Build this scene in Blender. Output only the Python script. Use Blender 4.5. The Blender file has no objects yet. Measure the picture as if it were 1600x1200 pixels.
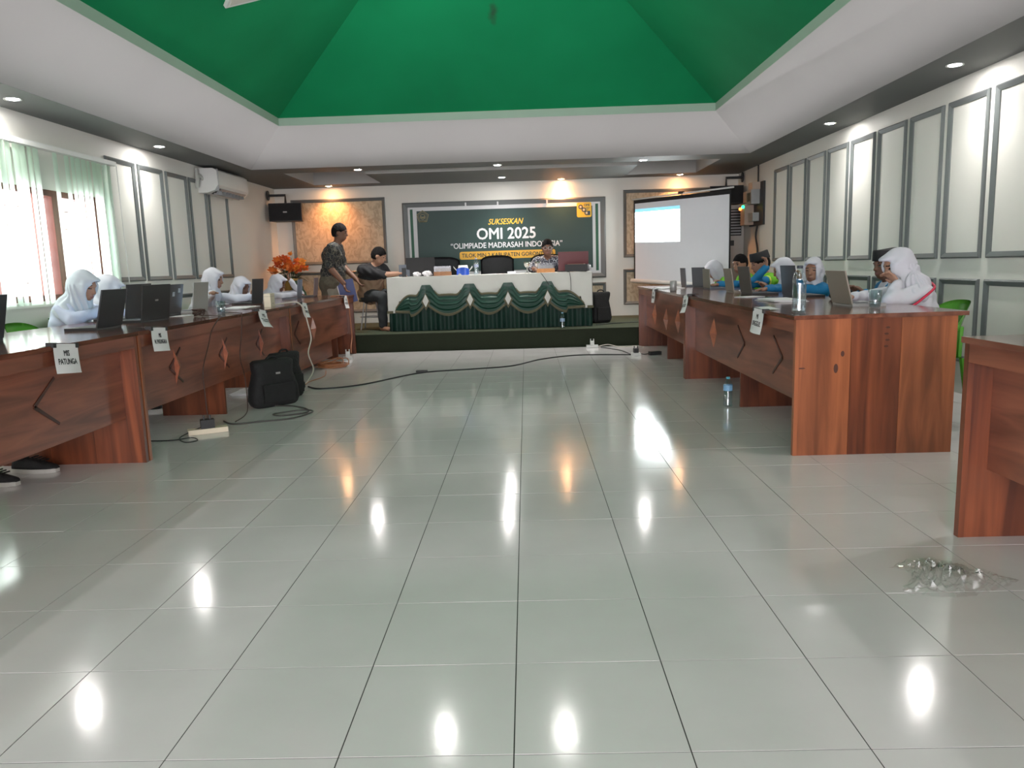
import bpy, bmesh, math, random
import numpy as np
from mathutils import Vector, Matrix, Euler
PI = math.pi
scene = bpy.context.scene
col = scene.collection
random.seed(7)

# ------------------------------------------------------------------ camera
CAM_H = 1.093
def cam_basis(yaw, pitch, roll):
    cy, sy, cp, sp = math.cos(yaw), math.sin(yaw), math.cos(pitch), math.sin(pitch)
    f = Vector((sy*cp, cy*cp, sp)); r = Vector((cy, -sy, 0)); u = r.cross(f)
    cr, sr = math.cos(roll), math.sin(roll)
    return r*cr + u*sr, u*cr - r*sr, f
cr_, cu_, cf_ = cam_basis(-0.02269, -0.15360, -0.03070)
cd = bpy.data.cameras.new('camera'); cam = bpy.data.objects.new('camera', cd); col.objects.link(cam)
M = Matrix((cr_, cu_, -cf_)).transposed().to_4x4(); M.translation = Vector((0, 0, CAM_H))
cam.matrix_world = M
cd.sensor_width = 36.0; cd.lens = 1192.19/1600*36.0; cd.clip_start = 0.05; cd.clip_end = 200
scene.camera = cam

# ------------------------------------------------------------------ view, world, daylight
vs = scene.view_settings
vs.view_transform = 'Standard'; vs.look = 'None'; vs.gamma = 1.0; vs.use_curve_mapping = False
vs.exposure = 0.95
w = bpy.data.worlds.new('daylight'); scene.world = w; w.use_nodes = True
bg = w.node_tree.nodes['Background']
bg.inputs[0].default_value = (0.98, 0.95, 1.0, 1); bg.inputs[1].default_value = 2.5

def area(name, loc, rot, sx, sy, power, color=(1, 1, 1)):
    l = bpy.data.lights.new(name, 'AREA'); l.shape = 'RECTANGLE'; l.size = sx; l.size_y = sy
    l.energy = power; l.color = color
    o = bpy.data.objects.new(name, l); col.objects.link(o); o.location = loc; o.rotation_euler = rot
    return o
# daylight entering by the window bay in the left wall and an added fill light at an unseen opening behind the camera
area('daylight_window', (-4.45, 6.1, 1.45), (0, -PI/2, 0), 1.1, 2.6, 60, (1.0, 0.965, 0.985))
area('added_rear_fill', (-0.3, -3.75, 1.25), (PI/2, 0, 0), 4.4, 2.2, 205, (1.0, 0.95, 0.98))

# ------------------------------------------------------------------ helpers: tags and objects
def lin(r, g, b):
    f = lambda c: (c/255/12.92) if c/255 <= 0.04045 else ((c/255+0.055)/1.055)**2.4
    return (f(r), f(g), f(b))
def tag(o, label=None, cat=None, group=None, kind=None):
    if label: o['label'] = label
    if cat: o['category'] = cat
    if group: o['group'] = group
    if kind: o['kind'] = kind
    return o
def empty(name, loc=(0, 0, 0), rz=0.0, label=None, cat=None, group=None):
    o = bpy.data.objects.new(name, None); col.objects.link(o); o.empty_display_size = 0.05
    o.location = loc; o.rotation_euler = (0, 0, rz)
    return tag(o, label, cat, group)
def link_mesh(name, me, m=None, parent=None, loc=None, rz=None):
    o = bpy.data.objects.new(name, me); col.objects.link(o)
    if m is not None and not me.materials:
        for k in (m if isinstance(m, (list, tuple)) else [m]): me.materials.append(k)
    if parent is not None: o.parent = parent
    if loc is not None: o.location = loc
    if rz is not None: o.rotation_euler = (0, 0, rz)
    return o
def copy_tree(o, parent=None):
    c = o.copy(); col.objects.link(c); c.parent = parent
    for ch in list(o.children): copy_tree(ch, c)
    return c

class MB:
    """collects shapes into one bmesh"""
    def __init__(s): s.bm = bmesh.new(); s.mi = 0
    def _tagf(s, fs):
        for f in fs: f.material_index = s.mi
    def box(s, x0, x1, y0, y1, z0, z1, mat=None):
        P = [(x, y, z) for x in (x0, x1) for y in (y0, y1) for z in (z0, z1)]
        v = [s.bm.verts.new(mat @ Vector(p) if mat else p) for p in P]
        F = [(0,1,3,2),(4,6,7,5),(0,4,5,1),(2,3,7,6),(0,2,6,4),(1,5,7,3)]
        s._tagf([s.bm.faces.new([v[i] for i in f]) for f in F]); return s
    def poly(s, pts):
        f = s.bm.faces.new([s.bm.verts.new(p) for p in pts]); s._tagf([f]); return s
    def prism(s, pts, d):
        """pts: planar loop, extruded by vector d"""
        d = Vector(d); a = [s.bm.verts.new(p) for p in pts]; b = [s.bm.verts.new(Vector(p)+d) for p in pts]
        n = len(pts); fs = [s.bm.faces.new(a[::-1]), s.bm.faces.new(b)]
        for i in range(n): fs.append(s.bm.faces.new([a[i], a[(i+1) % n], b[(i+1) % n], b[i]]))
        s._tagf(fs); return s
    def rings(s, rings, cap0=True, cap1=True, closed=True):
        V = [[s.bm.verts.new(p) for p in r] for r in rings]; n = len(V[0]); fs = []
        for i in range(len(V)-1):
            for j in range(n if closed else n-1):
                k = (j+1) % n
                fs.append(s.bm.faces.new([V[i][j], V[i][k], V[i+1][k], V[i+1][j]]))
        if cap0 and closed: fs.append(s.bm.faces.new(V[0][::-1]))
        if cap1 and closed: fs.append(s.bm.faces.new(V[-1]))
        s._tagf(fs); return s
    def lathe(s, prof, n=20, c=(0, 0, 0), cap0=True, cap1=True):
        c = Vector(c)
        return s.rings([[c+Vector((r*math.cos(2*PI*j/n), r*math.sin(2*PI*j/n), z)) for j in range(n)] for r, z in prof], cap0, cap1)
    def tube(s, pts, r, n=8, taper=None):
        pts = [Vector(p) for p in pts]; R = []; up = Vector((0, 0, 1)); prev = None
        for i, p in enumerate(pts):
            t = (pts[min(i+1, len(pts)-1)]-pts[max(i-1, 0)])
            t = t.normalized() if t.length > 1e-9 else Vector((0, 0, 1))
            if prev is None: a = t.orthogonal().normalized()
            else:
                a = prev-t*prev.dot(t)
                a = a.normalized() if a.length > 1e-6 else t.orthogonal().normalized()
            prev = a; b = t.cross(a); rr = r if taper is None else taper[i]
            R.append([p+(a*math.cos(2*PI*j/n)+b*math.sin(2*PI*j/n))*rr for j in range(n)])
        return s.rings(R)
    def ball(s, c, r, n=14, m=8, sc=(1, 1, 1)):
        c = Vector(c); R = []
        for i in range(1, m):
            t = PI*i/m
            R.append([c+Vector((r*sc[0]*math.sin(t)*math.cos(2*PI*j/n), r*sc[1]*math.sin(t)*math.sin(2*PI*j/n), -r*sc[2]*math.cos(t))) for j in range(n)])
        return s.rings(R)
    def grid(s, f, nu, nv):
        V = [[s.bm.verts.new(f(i/nu, j/nv)) for j in range(nv+1)] for i in range(nu+1)]
        fs = []
        for i in range(nu):
            for j in range(nv): fs.append(s.bm.faces.new([V[i][j], V[i+1][j], V[i+1][j+1], V[i][j+1]]))
        s._tagf(fs); return s
    def mesh(s, bevel=0, smooth=False, solid=0, seg=1):
        if bevel:
            bmesh.ops.bevel(s.bm, geom=[e for e in s.bm.edges if len(e.link_faces) == 2 and e.calc_face_angle(0) > 0.6], offset=bevel, segments=seg, affect='EDGES', clamp_overlap=True)
        if solid:
            bmesh.ops.solidify(s.bm, geom=s.bm.faces[:], thickness=solid)
        bmesh.ops.recalc_face_normals(s.bm, faces=s.bm.faces[:])
        me = bpy.data.meshes.new('m'); s.bm.to_mesh(me); s.bm.free()
        if smooth:
            for p in me.polygons: p.use_smooth = True
        return me
    def build(s, name, m=None, parent=None, loc=None, rz=None, **kw):
        return link_mesh(name, s.mesh(**kw), m, parent, loc, rz)
def spline(pts, k=8, closed=False):
    P = [Vector(p) for p in pts]; out = []; n = len(P)
    for i in range(n-1):
        p0, p1, p2, p3 = P[max(i-1, 0)], P[i], P[i+1], P[min(i+2, n-1)]
        for j in range(k):
            t = j/k
            out.append(0.5*((2*p1)+(p2-p0)*t+(2*p0-5*p1+4*p2-p3)*t*t+(3*p1-p0-3*p2+p3)*t**3))
    out.append(P[-1]); return out
_fontcache = {}
def lettering(name, text, size, m, parent, mat4, bold=0.0, shear=0.0, align='CENTER', spacing=1.0, depth=0.0005, width=None, lines=1.0):
    cu = bpy.data.curves.new('t', 'FONT'); cu.body = text; cu.size = size; cu.align_x = align; cu.align_y = 'CENTER'
    cu.shear = shear; cu.space_character = spacing; cu.extrude = depth; cu.resolution_u = 3; cu.space_line = lines
    t = bpy.data.objects.new('t', cu); col.objects.link(t)
    bpy.context.view_layer.update()
    dg = bpy.context.evaluated_depsgraph_get()
    me = bpy.data.meshes.new_from_object(t.evaluated_get(dg))
    bpy.data.objects.remove(t); bpy.data.curves.remove(cu)
    if width:
        xs = [v.co.x for v in me.vertices]; k = width/(max(xs)-min(xs)); c = (max(xs)+min(xs))/2
        for v in me.vertices: v.co.x = (v.co.x-c)*k
    if bold:
        n = len(me.vertices); co = np.empty(n*3); me.vertices.foreach_get('co', co); co = co.reshape(-1, 3); e = bold*size
        fs = [list(p.vertices) for p in me.polygons]; V = []; F = []
        for q, (ax_, az_) in enumerate(((e, 0), (-e, 0), (0, e), (0, -e))):
            V += (co+np.array([ax_, az_, q*1e-5])).tolist(); F += [[i+q*n for i in f] for f in fs]
        me = bpy.data.meshes.new('letters'); me.from_pydata(V, [], F)
    me.transform(mat4); me.materials.clear()
    return link_mesh(name, me, m, parent)

# ------------------------------------------------------------------ materials
def newmat(name):
    m = bpy.data.materials.new(name); m.use_nodes = True
    return m, m.node_tree.nodes, m.node_tree.links, m.node_tree.nodes['Principled BSDF']
def P(name, c, rough=0.5, metal=0.0, spec=0.5, var=0.06, scale=12.0, bump=0.0, bscale=80.0, coat=0.0, **kw):
    m, N, L, b = newmat(name)
    tc = N.new('ShaderNodeTexCoord')
    no = N.new('ShaderNodeTexNoise'); no.inputs['Scale'].default_value = scale; no.inputs['Detail'].default_value = 4
    L.new(tc.outputs['Object'], no.inputs['Vector'])
    mx = N.new('ShaderNodeMix'); mx.data_type = 'RGBA'
    mx.inputs[6].default_value = (*[max(0, v*(1-var)) for v in c], 1); mx.inputs[7].default_value = (*[min(1, v*(1+var)) for v in c], 1)
    L.new(no.outputs['Fac'], mx.inputs[0]); L.new(mx.outputs[2], b.inputs['Base Color'])
    b.inputs['Roughness'].default_value = rough; b.inputs['Metallic'].default_value = metal
    b.inputs['Specular IOR Level'].default_value = spec; b.inputs['Coat Weight'].default_value = coat
    for k, v in kw.items(): b.inputs[k].default_value = v
    if bump:
        n2 = N.new('ShaderNodeTexNoise'); n2.inputs['Scale'].default_value = bscale; n2.inputs['Detail'].default_value = 3
        L.new(tc.outputs['Object'], n2.inputs['Vector'])
        bp = N.new('ShaderNodeBump'); bp.inputs['Strength'].default_value = bump; bp.inputs['Distance'].default_value = 0.01
        L.new(n2.outputs['Fac'], bp.inputs['Height']); L.new(bp.outputs['Normal'], b.inputs['Normal'])
    return m
def emit(name, c, s):
    m, N, L, b = newmat(name)
    b.inputs['Base Color'].default_value = (*c, 1); b.inputs['Emission Color'].default_value = (*c, 1); b.inputs['Emission Strength'].default_value = s
    return m
def wood(name, c1, c2, axis='Y', rough=0.35, scale=1.0, spec=0.5):
    m, N, L, b = newmat(name)
    tc = N.new('ShaderNodeTexCoord'); mp = N.new('ShaderNodeMapping')
    st = {'X': (1.2, 14, 14), 'Y': (14, 1.2, 14), 'Z': (14, 14, 1.2)}[axis]
    mp.inputs['Scale'].default_value = [v*scale for v in st]
    oi = N.new('ShaderNodeObjectInfo'); ad = N.new('ShaderNodeVectorMath'); ad.operation = 'ADD'
    sc = N.new('ShaderNodeVectorMath'); sc.operation = 'SCALE'; sc.inputs['Scale'].default_value = 37.0
    L.new(oi.outputs['Random'], sc.inputs[0]); L.new(tc.outputs['Object'], ad.inputs[0]); L.new(sc.outputs[0], ad.inputs[1])
    L.new(ad.outputs[0], mp.inputs['Vector'])
    no = N.new('ShaderNodeTexNoise'); no.inputs['Scale'].default_value = 1.0; no.inputs['Detail'].default_value = 7; no.inputs['Distortion'].default_value = 0.8
    L.new(mp.outputs[0], no.inputs['Vector'])
    n2 = N.new('ShaderNodeTexNoise'); n2.inputs['Scale'].default_value = 1.7; n2.inputs['Detail'].default_value = 2
    L.new(ad.outputs[0], n2.inputs['Vector'])
    r = N.new('ShaderNodeValToRGB'); r.color_ramp.elements[0].position = 0.3; r.color_ramp.elements[1].position = 0.72
    r.color_ramp.elements[0].color = (*c1, 1); r.color_ramp.elements[1].color = (*c2, 1)
    L.new(no.outputs['Fac'], r.inputs['Fac'])
    mx = N.new('ShaderNodeMix'); mx.data_type = 'RGBA'; mx.blend_type = 'MULTIPLY'; mx.inputs[0].default_value = 0.55
    r2 = N.new('ShaderNodeValToRGB'); r2.color_ramp.elements[0].position = 0.35; r2.color_ramp.elements[1].position = 0.65
    r2.color_ramp.elements[0].color = (0.55, 0.5, 0.5, 1); r2.color_ramp.elements[1].color = (1.15, 1.1, 1.05, 1)
    L.new(n2.outputs['Fac'], r2.inputs['Fac']); L.new(r.outputs['Color'], mx.inputs[6]); L.new(r2.outputs['Color'], mx.inputs[7])
    hv = N.new('ShaderNodeHueSaturation'); mr = N.new('ShaderNodeMapRange')
    mr.inputs['To Min'].default_value = 0.82; mr.inputs['To Max'].default_value = 1.15
    L.new(oi.outputs['Random'], mr.inputs['Value']); L.new(mr.outputs[0], hv.inputs['Value']); L.new(mx.outputs[2], hv.inputs['Color'])
    L.new(hv.outputs['Color'], b.inputs['Base Color'])
    b.inputs['Roughness'].default_value = rough; b.inputs['Specular IOR Level'].default_value = spec
    return m
def glass(name, tint=(0.9, 0.95, 0.97), alpha=0.87, rough=0.03):
    """thin clear plastic or glass: mostly see-through with a glossy skin"""
    m, N, L, b = newmat(name); out = N['Material Output']
    tr = N.new('ShaderNodeBsdfTransparent'); tr.inputs[0].default_value = (*tint, 1)
    gl = N.new('ShaderNodeBsdfGlossy'); gl.inputs['Roughness'].default_value = rough
    fr = N.new('ShaderNodeLayerWeight'); fr.inputs[0].default_value = 0.5
    pw = N.new('ShaderNodeMath'); pw.operation = 'POWER'; pw.inputs[1].default_value = 4.0; L.new(fr.outputs['Facing'], pw.inputs[0])
    ma = N.new('ShaderNodeMath'); ma.operation = 'MULTIPLY_ADD'; ma.inputs[1].default_value = 0.7; ma.inputs[2].default_value = 1-alpha
    ma.use_clamp = True
    L.new(pw.outputs[0], ma.inputs[0])
    mx = N.new('ShaderNodeMixShader'); L.new(ma.outputs[0], mx.inputs[0]); L.new(tr.outputs[0], mx.inputs[1]); L.new(gl.outputs[0], mx.inputs[2])
    L.new(mx.outputs[0], out.inputs['Surface']); N.remove(b)
    return m
WALL = P('wall_paint', (0.70, 0.69, 0.64), 0.6, var=0.035, scale=2.5, bump=0.06, bscale=25, spec=0.25)
WHITE_CEIL = P('ceiling_white', (0.40, 0.395, 0.385), 0.85, var=0.03, scale=1.5, spec=0.1, bump=0.03, bscale=40)
SOFFIT = P('soffit_grey', (0.115, 0.12, 0.118), 0.6, var=0.08, scale=1.2, spec=0.3)
BAND = P('pale_green_band', (0.36, 0.47, 0.39), 0.8, var=0.05, scale=3, spec=0.1)
MOULD = P('moulding_grey', (0.12, 0.133, 0.132), 0.42, var=0.1, scale=6)
GREYMET = P('grey_metal', (0.35, 0.36, 0.37), 0.35, 0.6)
BLACK = P('black_plastic', (0.012, 0.012, 0.013), 0.5, var=0.2)
BLACKM = P('black_matte', (0.010, 0.010, 0.011), 0.85, var=0.3, bump=0.2, bscale=60)
DARK = P('dark_charcoal', (0.022, 0.024, 0.028), 0.5, var=0.15)
SILVER = P('silver_laptop', (0.34, 0.335, 0.33), 0.38, 0.35, var=0.04)
TAUPE = P('taupe_laptop', (0.27, 0.235, 0.20), 0.45, 0.25, var=0.04)
SLATE = P('slate_laptop', (0.11, 0.12, 0.145), 0.45, 0.2, var=0.05)
PAPER = P('paper_white', (0.76, 0.735, 0.755), 0.75, var=0.02, spec=0.2)
INK = P('ink_black', (0.015, 0.015, 0.018), 0.7)
CREAM = P('cream_plastic', (0.70, 0.61, 0.47), 0.45, var=0.04)
WPLAST = P('white_plastic', (0.66, 0.66, 0.64), 0.4, var=0.03)
GOLD = P('gold_trim', (0.105, 0.095, 0.055), 0.8, 0.0, var=0.25, scale=120)
GREENCH = P('green_chair_plastic', (0.10, 0.36, 0.035), 0.22, var=0.06)
W_FRONT = wood('desk_wood', lin(102, 58, 43), lin(158, 95, 72), 'Y', 0.32)
W_TOP = wood('desk_top_wood', lin(86, 52, 42), lin(138, 88, 70), 'Y', 0.13, spec=0.6)
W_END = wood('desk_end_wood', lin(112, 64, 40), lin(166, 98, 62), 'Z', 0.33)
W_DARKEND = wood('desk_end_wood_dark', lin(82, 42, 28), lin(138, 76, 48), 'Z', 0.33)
W_STRIP = wood('desk_strip_wood', lin(48, 22, 16), lin(80, 38, 26), 'Y', 0.35)
W_LIGHT = wood('desk_ornament_wood', lin(140, 80, 58), lin(185, 112, 82), 'Y', 0.3)
W_RED = wood('window_frame_wood', lin(96, 50, 40), lin(140, 80, 64), 'Z', 0.45)
CLEAR = glass('clear_plastic'); GLASS = glass('window_glass', (0.95, 0.98, 0.97), 0.97)
LAMPW = emit('lamp_white', (1.0, 0.97, 0.95), 220.0)
LAMPO = emit('lamp_warm', (1.0, 0.50, 0.22), 120.0)

# ================================================================== the setting
XL, XR, YB, YF, ZS = -3.97, 3.37, 12.40, -3.50, 2.41
# ---- floor: grout slab and ceramic tiles laid on the measured grid
TS, TX0, TY0 = 0.40, -0.057, 1.577
GROUT = P('grout', (0.055, 0.055, 0.05), 0.8)
def tile_material():
    m, N, L, b = newmat('floor_tile')
    tc = N.new('ShaderNodeTexCoord'); oi = N.new('ShaderNodeObjectInfo')
    geo = N.new('ShaderNodeNewGeometry')
    no = N.new('ShaderNodeTexNoise'); no.inputs['Scale'].default_value = 3.0; no.inputs['Detail'].default_value = 5
    L.new(geo.outputs['Position'], no.inputs['Vector'])
    r = N.new('ShaderNodeValToRGB'); r.color_ramp.elements[0].position = 0.3; r.color_ramp.elements[1].position = 0.7
    r.color_ramp.elements[0].color = (0.665, 0.635, 0.63, 1); r.color_ramp.elements[1].color = (0.715, 0.685, 0.68, 1)
    L.new(no.outputs['Fac'], r.inputs['Fac']); L.new(r.outputs['Color'], b.inputs['Base Color'])
    n2 = N.new('ShaderNodeTexNoise'); n2.inputs['Scale'].default_value = 1.3; n2.inputs['Detail'].default_value = 3
    L.new(geo.outputs['Position'], n2.inputs['Vector'])
    mr = N.new('ShaderNodeMapRange'); mr.inputs['To Min'].default_value = 0.07; mr.inputs['To Max'].default_value = 0.17
    L.new(n2.outputs['Fac'], mr.inputs['Value']); L.new(mr.outputs[0], b.inputs['Roughness'])
    n3 = N.new('ShaderNodeTexNoise'); n3.inputs['Scale'].default_value = 55.0; n3.inputs['Detail'].default_value = 2
    L.new(geo.outputs['Position'], n3.inputs['Vector'])
    bp = N.new('ShaderNodeBump'); bp.inputs['Strength'].default_value = 0.03; bp.inputs['Distance'].default_value = 0.004
    L.new(n3.outputs['Fac'], bp.inputs['Height']); L.new(bp.outputs['Normal'], b.inputs['Normal'])
    b.inputs['Specular IOR Level'].default_value = 0.75
    return m
TILE = tile_material()
floor = MB().box(XL, XR, YF, YB, -0.06, -0.0014).build('floor', GROUT); tag(floor, kind='structure')
tb = MB().box(-TS/2+0.0016, TS/2-0.0016, -TS/2+0.0016, TS/2-0.0016, -0.012, 0.0)
tile_me = tb.mesh(bevel=0.0012); tile_me.materials.append(TILE)
spots = []
for i in range(-11, 10):
    for j in range(-14, 29):
        cx, cy = TX0+(i+.5)*TS, TY0+(j+.5)*TS
        x0, x1 = max(cx-TS/2, XL), min(cx+TS/2, XR); y0, y1 = max(cy-TS/2, YF), min(cy+TS/2, YB)
        if x1-x0 < 0.02 or y1-y0 < 0.02: continue
        d = Vector((cx, cy, -CAM_H)); dz = d.dot(cf_)
        vis = False
        if dz > 0.3:
            u, v = 800+1192.19*d.dot(cr_)/dz, 600-1192.19*d.dot(cu_)/dz
            vis = -90 < u < 1690 and 0 < v < 1330 and cy < 10.1 and -3.3 < cx < 2.5
        full = x1-x0 > TS-0.001 and y1-y0 > TS-0.001
        spots.append((not (vis and full), d.length, cx, cy, x0, x1, y0, y1))
spots.sort()
rest = MB()
for n, (hid, dist, cx, cy, x0, x1, y0, y1) in enumerate(spots):
    if n < 300 and not hid:
        o = link_mesh('tile', tile_me, parent=floor, loc=(cx, cy, 0))
        o.rotation_euler = (random.uniform(-1, 1)*0.0011, random.uniform(-1, 1)*0.0011, 0)
    else:
        g = 0.0016; rest.box(x0+g, x1-g, y0+g, y1-g, -0.012, 0.0)
ro = rest.build('tile_field', TILE, floor); tag(ro, kind='stuff')

# ---- walls
WIN = [(4.95, 7.36, 0.92, 1.84)]
wl = MB(); T = 0.16
ys = [YF-T] + [y for a in sorted(WIN) for y in a[:2]] + [YB+T]
for k in range(0, len(ys), 2): wl.box(XL-T, XL, ys[k], ys[k+1], -0.06, ZS+0.25)
for a, b_, z0, z1 in WIN: wl.box(XL-T, XL, a, b_, -0.06, z0).box(XL-T, XL, a, b_, z1, ZS+0.25)
tag(wl.build('wall_left', WALL), kind='structure')
tag(MB().box(XR, XR+T, YF-T, YB+T, -0.06, ZS+0.25).build('wall_right', WALL), kind='structure')
tag(MB().box(XL, XR, YB, YB+T, -0.06, ZS+0.25).build('wall_back', WALL), kind='structure')
wf = MB().box(XL, -2.5, YF-T, YF, -0.06, ZS+0.25).box(1.9, XR, YF-T, YF, -0.06, ZS+0.25).box(-2.5, 1.9, YF-T, YF, 2.25, ZS+0.25)  # gap in this unseen wall is added to let light in
tag(wf.build('wall_front', WALL), kind='structure')

# ---- windows (frames, bars and panes) in the left wall
for k, (a, b_, z0, z1) in enumerate(WIN):
    wn = empty('window_%d' % (k+1), (XL, (a+b_)/2, z0)); tag(wn, kind='structure')
    f = MB(); X0, X1 = -0.14, -0.02
    L_ = b_-a; h = z1-z0; y0 = -L_/2
    f.box(X0, X1, y0, y0+0.06, 0, h).box(X0, X1, -y0-0.06, -y0, 0, h).box(X0, X1, y0, -y0, 0, 0.05).box(X0, X1, y0, -y0, h-0.05, h)
    posts = [5.86, 6.38, 6.59, 7.22] if k == 0 else [a+L_*.33, a+L_*.42, a+L_*.7]
    for p in posts:
        yy = p-(a+b_)/2; f.box(X0, X1, yy-0.05, yy+0.05, 0.05, h-0.05)
    f.build('window_frame', W_RED, wn)
    bars = MB()
    for q in range(1, 6): bars.box(-0.125, -0.115, y0+0.06, -y0-0.06, q*h/6-0.004, q*h/6+0.004)
    bars.build('window_bar', W_RED, wn)
    MB().box(-0.085, -0.08, y0+0.05, -y0-0.05, 0.05, h-0.05).build('window_pane', GLASS, wn)
    MB().box(-0.0, 0.05, y0-0.04, -y0+0.04, -0.04, 0.0).build('window_sill', WALL, wn)

# ---- vertical blind over the window
def slat_material():
    m, N, L, b = newmat('blind_slat'); out = N['Material Output']
    d = N.new('ShaderNodeBsdfDiffuse'); t = N.new('ShaderNodeBsdfTranslucent'); mx = N.new('ShaderNodeMixShader')
    geo = N.new('ShaderNodeTexCoord'); no = N.new('ShaderNodeTexNoise'); no.inputs['Scale'].default_value = 30
    L.new(geo.outputs['Object'], no.inputs['Vector'])
    r = N.new('ShaderNodeValToRGB'); r.color_ramp.elements[0].color = (0.44, 0.62, 0.50, 1); r.color_ramp.elements[1].color = (0.52, 0.70, 0.58, 1)
    L.new(no.outputs['Fac'], r.inputs['Fac']); L.new(r.outputs['Color'], d.inputs[0])
    t.inputs[0].default_value = (0.82, 0.92, 0.84, 1); mx.inputs[0].default_value = 0.6
    L.new(d.outputs[0], mx.inputs[1]); L.new(t.outputs[0], mx.inputs[2]); L.new(mx.outputs[0], out.inputs['Surface']); N.remove(b)
    return m
SLAT = slat_material()
bl = empty('vertical_blind', (-3.89, 6.1, 2.14), 0, 'pale green vertical slat blind over the bright window', 'blind')
MB().box(-0.03, 0.03, -1.30, 1.31, 0.0, 0.04).build('headrail', WPLAST, bl, bevel=0.004)
for y in (-1.0, 0.1, 1.15): MB().box(-0.08, -0.03, y-0.02, y+0.02, 0.005, 0.03).build('bracket', GREYMET, bl)
sm = MB(); n = 10
sm.rings([[(0.006*math.cos(PI*(q/n-.5))-0.003, -0.0445+0.089*q/n, z) for q in range(n+1)] for z in (-1.24, -0.6, -0.006)], closed=False)
sme = sm.mesh(smooth=True); sme.materials.append(SLAT)
yy = -1.27
while yy < 1.30:
    g = yy+6.1
    gap = min(abs(g-6.37), abs(g-6.58)) < 0.055
    turned = abs(g-7.21) < 0.045 or abs(g-5.86) < 0.045
    if not gap:
        o = link_mesh('slat', sme, parent=bl, loc=(0.004*math.sin(yy*40), yy, 0)); o.rotation_euler = (0, 0, math.radians(58 if turned else 7+6*math.sin(yy*23)))
    yy += 0.083
MB().tube([(0.02, 1.325, 0.01), (0.02, 1.33, -0.6), (0.025, 1.335, -1.2)], 0.004, 6).build('wand', WPLAST, bl)

# ---- ceiling: dark soffit ring, white sloping cove, pale green band, green hipped vault
IX0, IX1, IY0, IY1 = -3.49, 2.87, -1.2, 10.03
ZT = ZS+0.22
sf = MB()
def slab(x0, x1, y0, y1):
    for pts, mi in (([(x0,y0,ZS),(x0,y1,ZS),(x1,y1,ZS),(x1,y0,ZS)], 0), ([(x0,y0,ZT),(x1,y0,ZT),(x1,y1,ZT),(x0,y1,ZT)], 1),
                    ([(x0,y0,ZS),(x1,y0,ZS),(x1,y0,ZT),(x0,y0,ZT)], 1), ([(x0,y1,ZS),(x0,y1,ZT),(x1,y1,ZT),(x1,y1,ZS)], 1),
                    ([(x0,y0,ZS),(x0,y0,ZT),(x0,y1,ZT),(x0,y1,ZS)], 1), ([(x1,y0,ZS),(x1,y1,ZS),(x1,y1,ZT),(x1,y0,ZT)], 1)):
        sf.mi = mi; sf.poly(pts)
slab(XL, IX0, YF, YB); slab(IX1, XR, YF, YB); slab(IX0, IX1, YF, IY0); slab(IX0, IX1, IY1, 10.50)
slab(IX0, -3.22, 10.50, YB); slab(2.62, IX1, 10.50, YB); slab(-3.22, 2.62, 12.0, YB); slab(-2.19, 1.57, 10.87, 12.0)
sf.mi = 1; sf.box(IX0, IX1, 10.45, YB, ZT+0.001, ZT+0.03)
tag(sf.build('ceiling', [SOFFIT, WHITE_CEIL]), kind='structure')
dd, hh, bh = 0.58, 0.42, 0.09
A = [(IX0,IY0,ZS+.001),(IX1,IY0,ZS+.001),(IX1,IY1,ZS+.001),(IX0,IY1,ZS+.001)]
B = [(IX0+dd,IY0+dd,ZS+hh),(IX1-dd,IY0+dd,ZS+hh),(IX1-dd,IY1-dd,ZS+hh),(IX0+dd,IY1-dd,ZS+hh)]
C_ = [(x, y, ZS+hh+bh) for x, y, z in B]
cs = MB()
for k in range(4): cs.poly([A[k], A[(k+1)%4], B[(k+1)%4], B[k]])
tag(cs.build('ceiling_slope', WHITE_CEIL, solid=0.02), kind='structure')
cb = MB()
for k in range(4): cb.poly([B[k], B[(k+1)%4], C_[(k+1)%4], C_[k]])
tag(cb.build('ceiling_band', BAND), kind='structure')
SLOPE = 0.66
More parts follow.
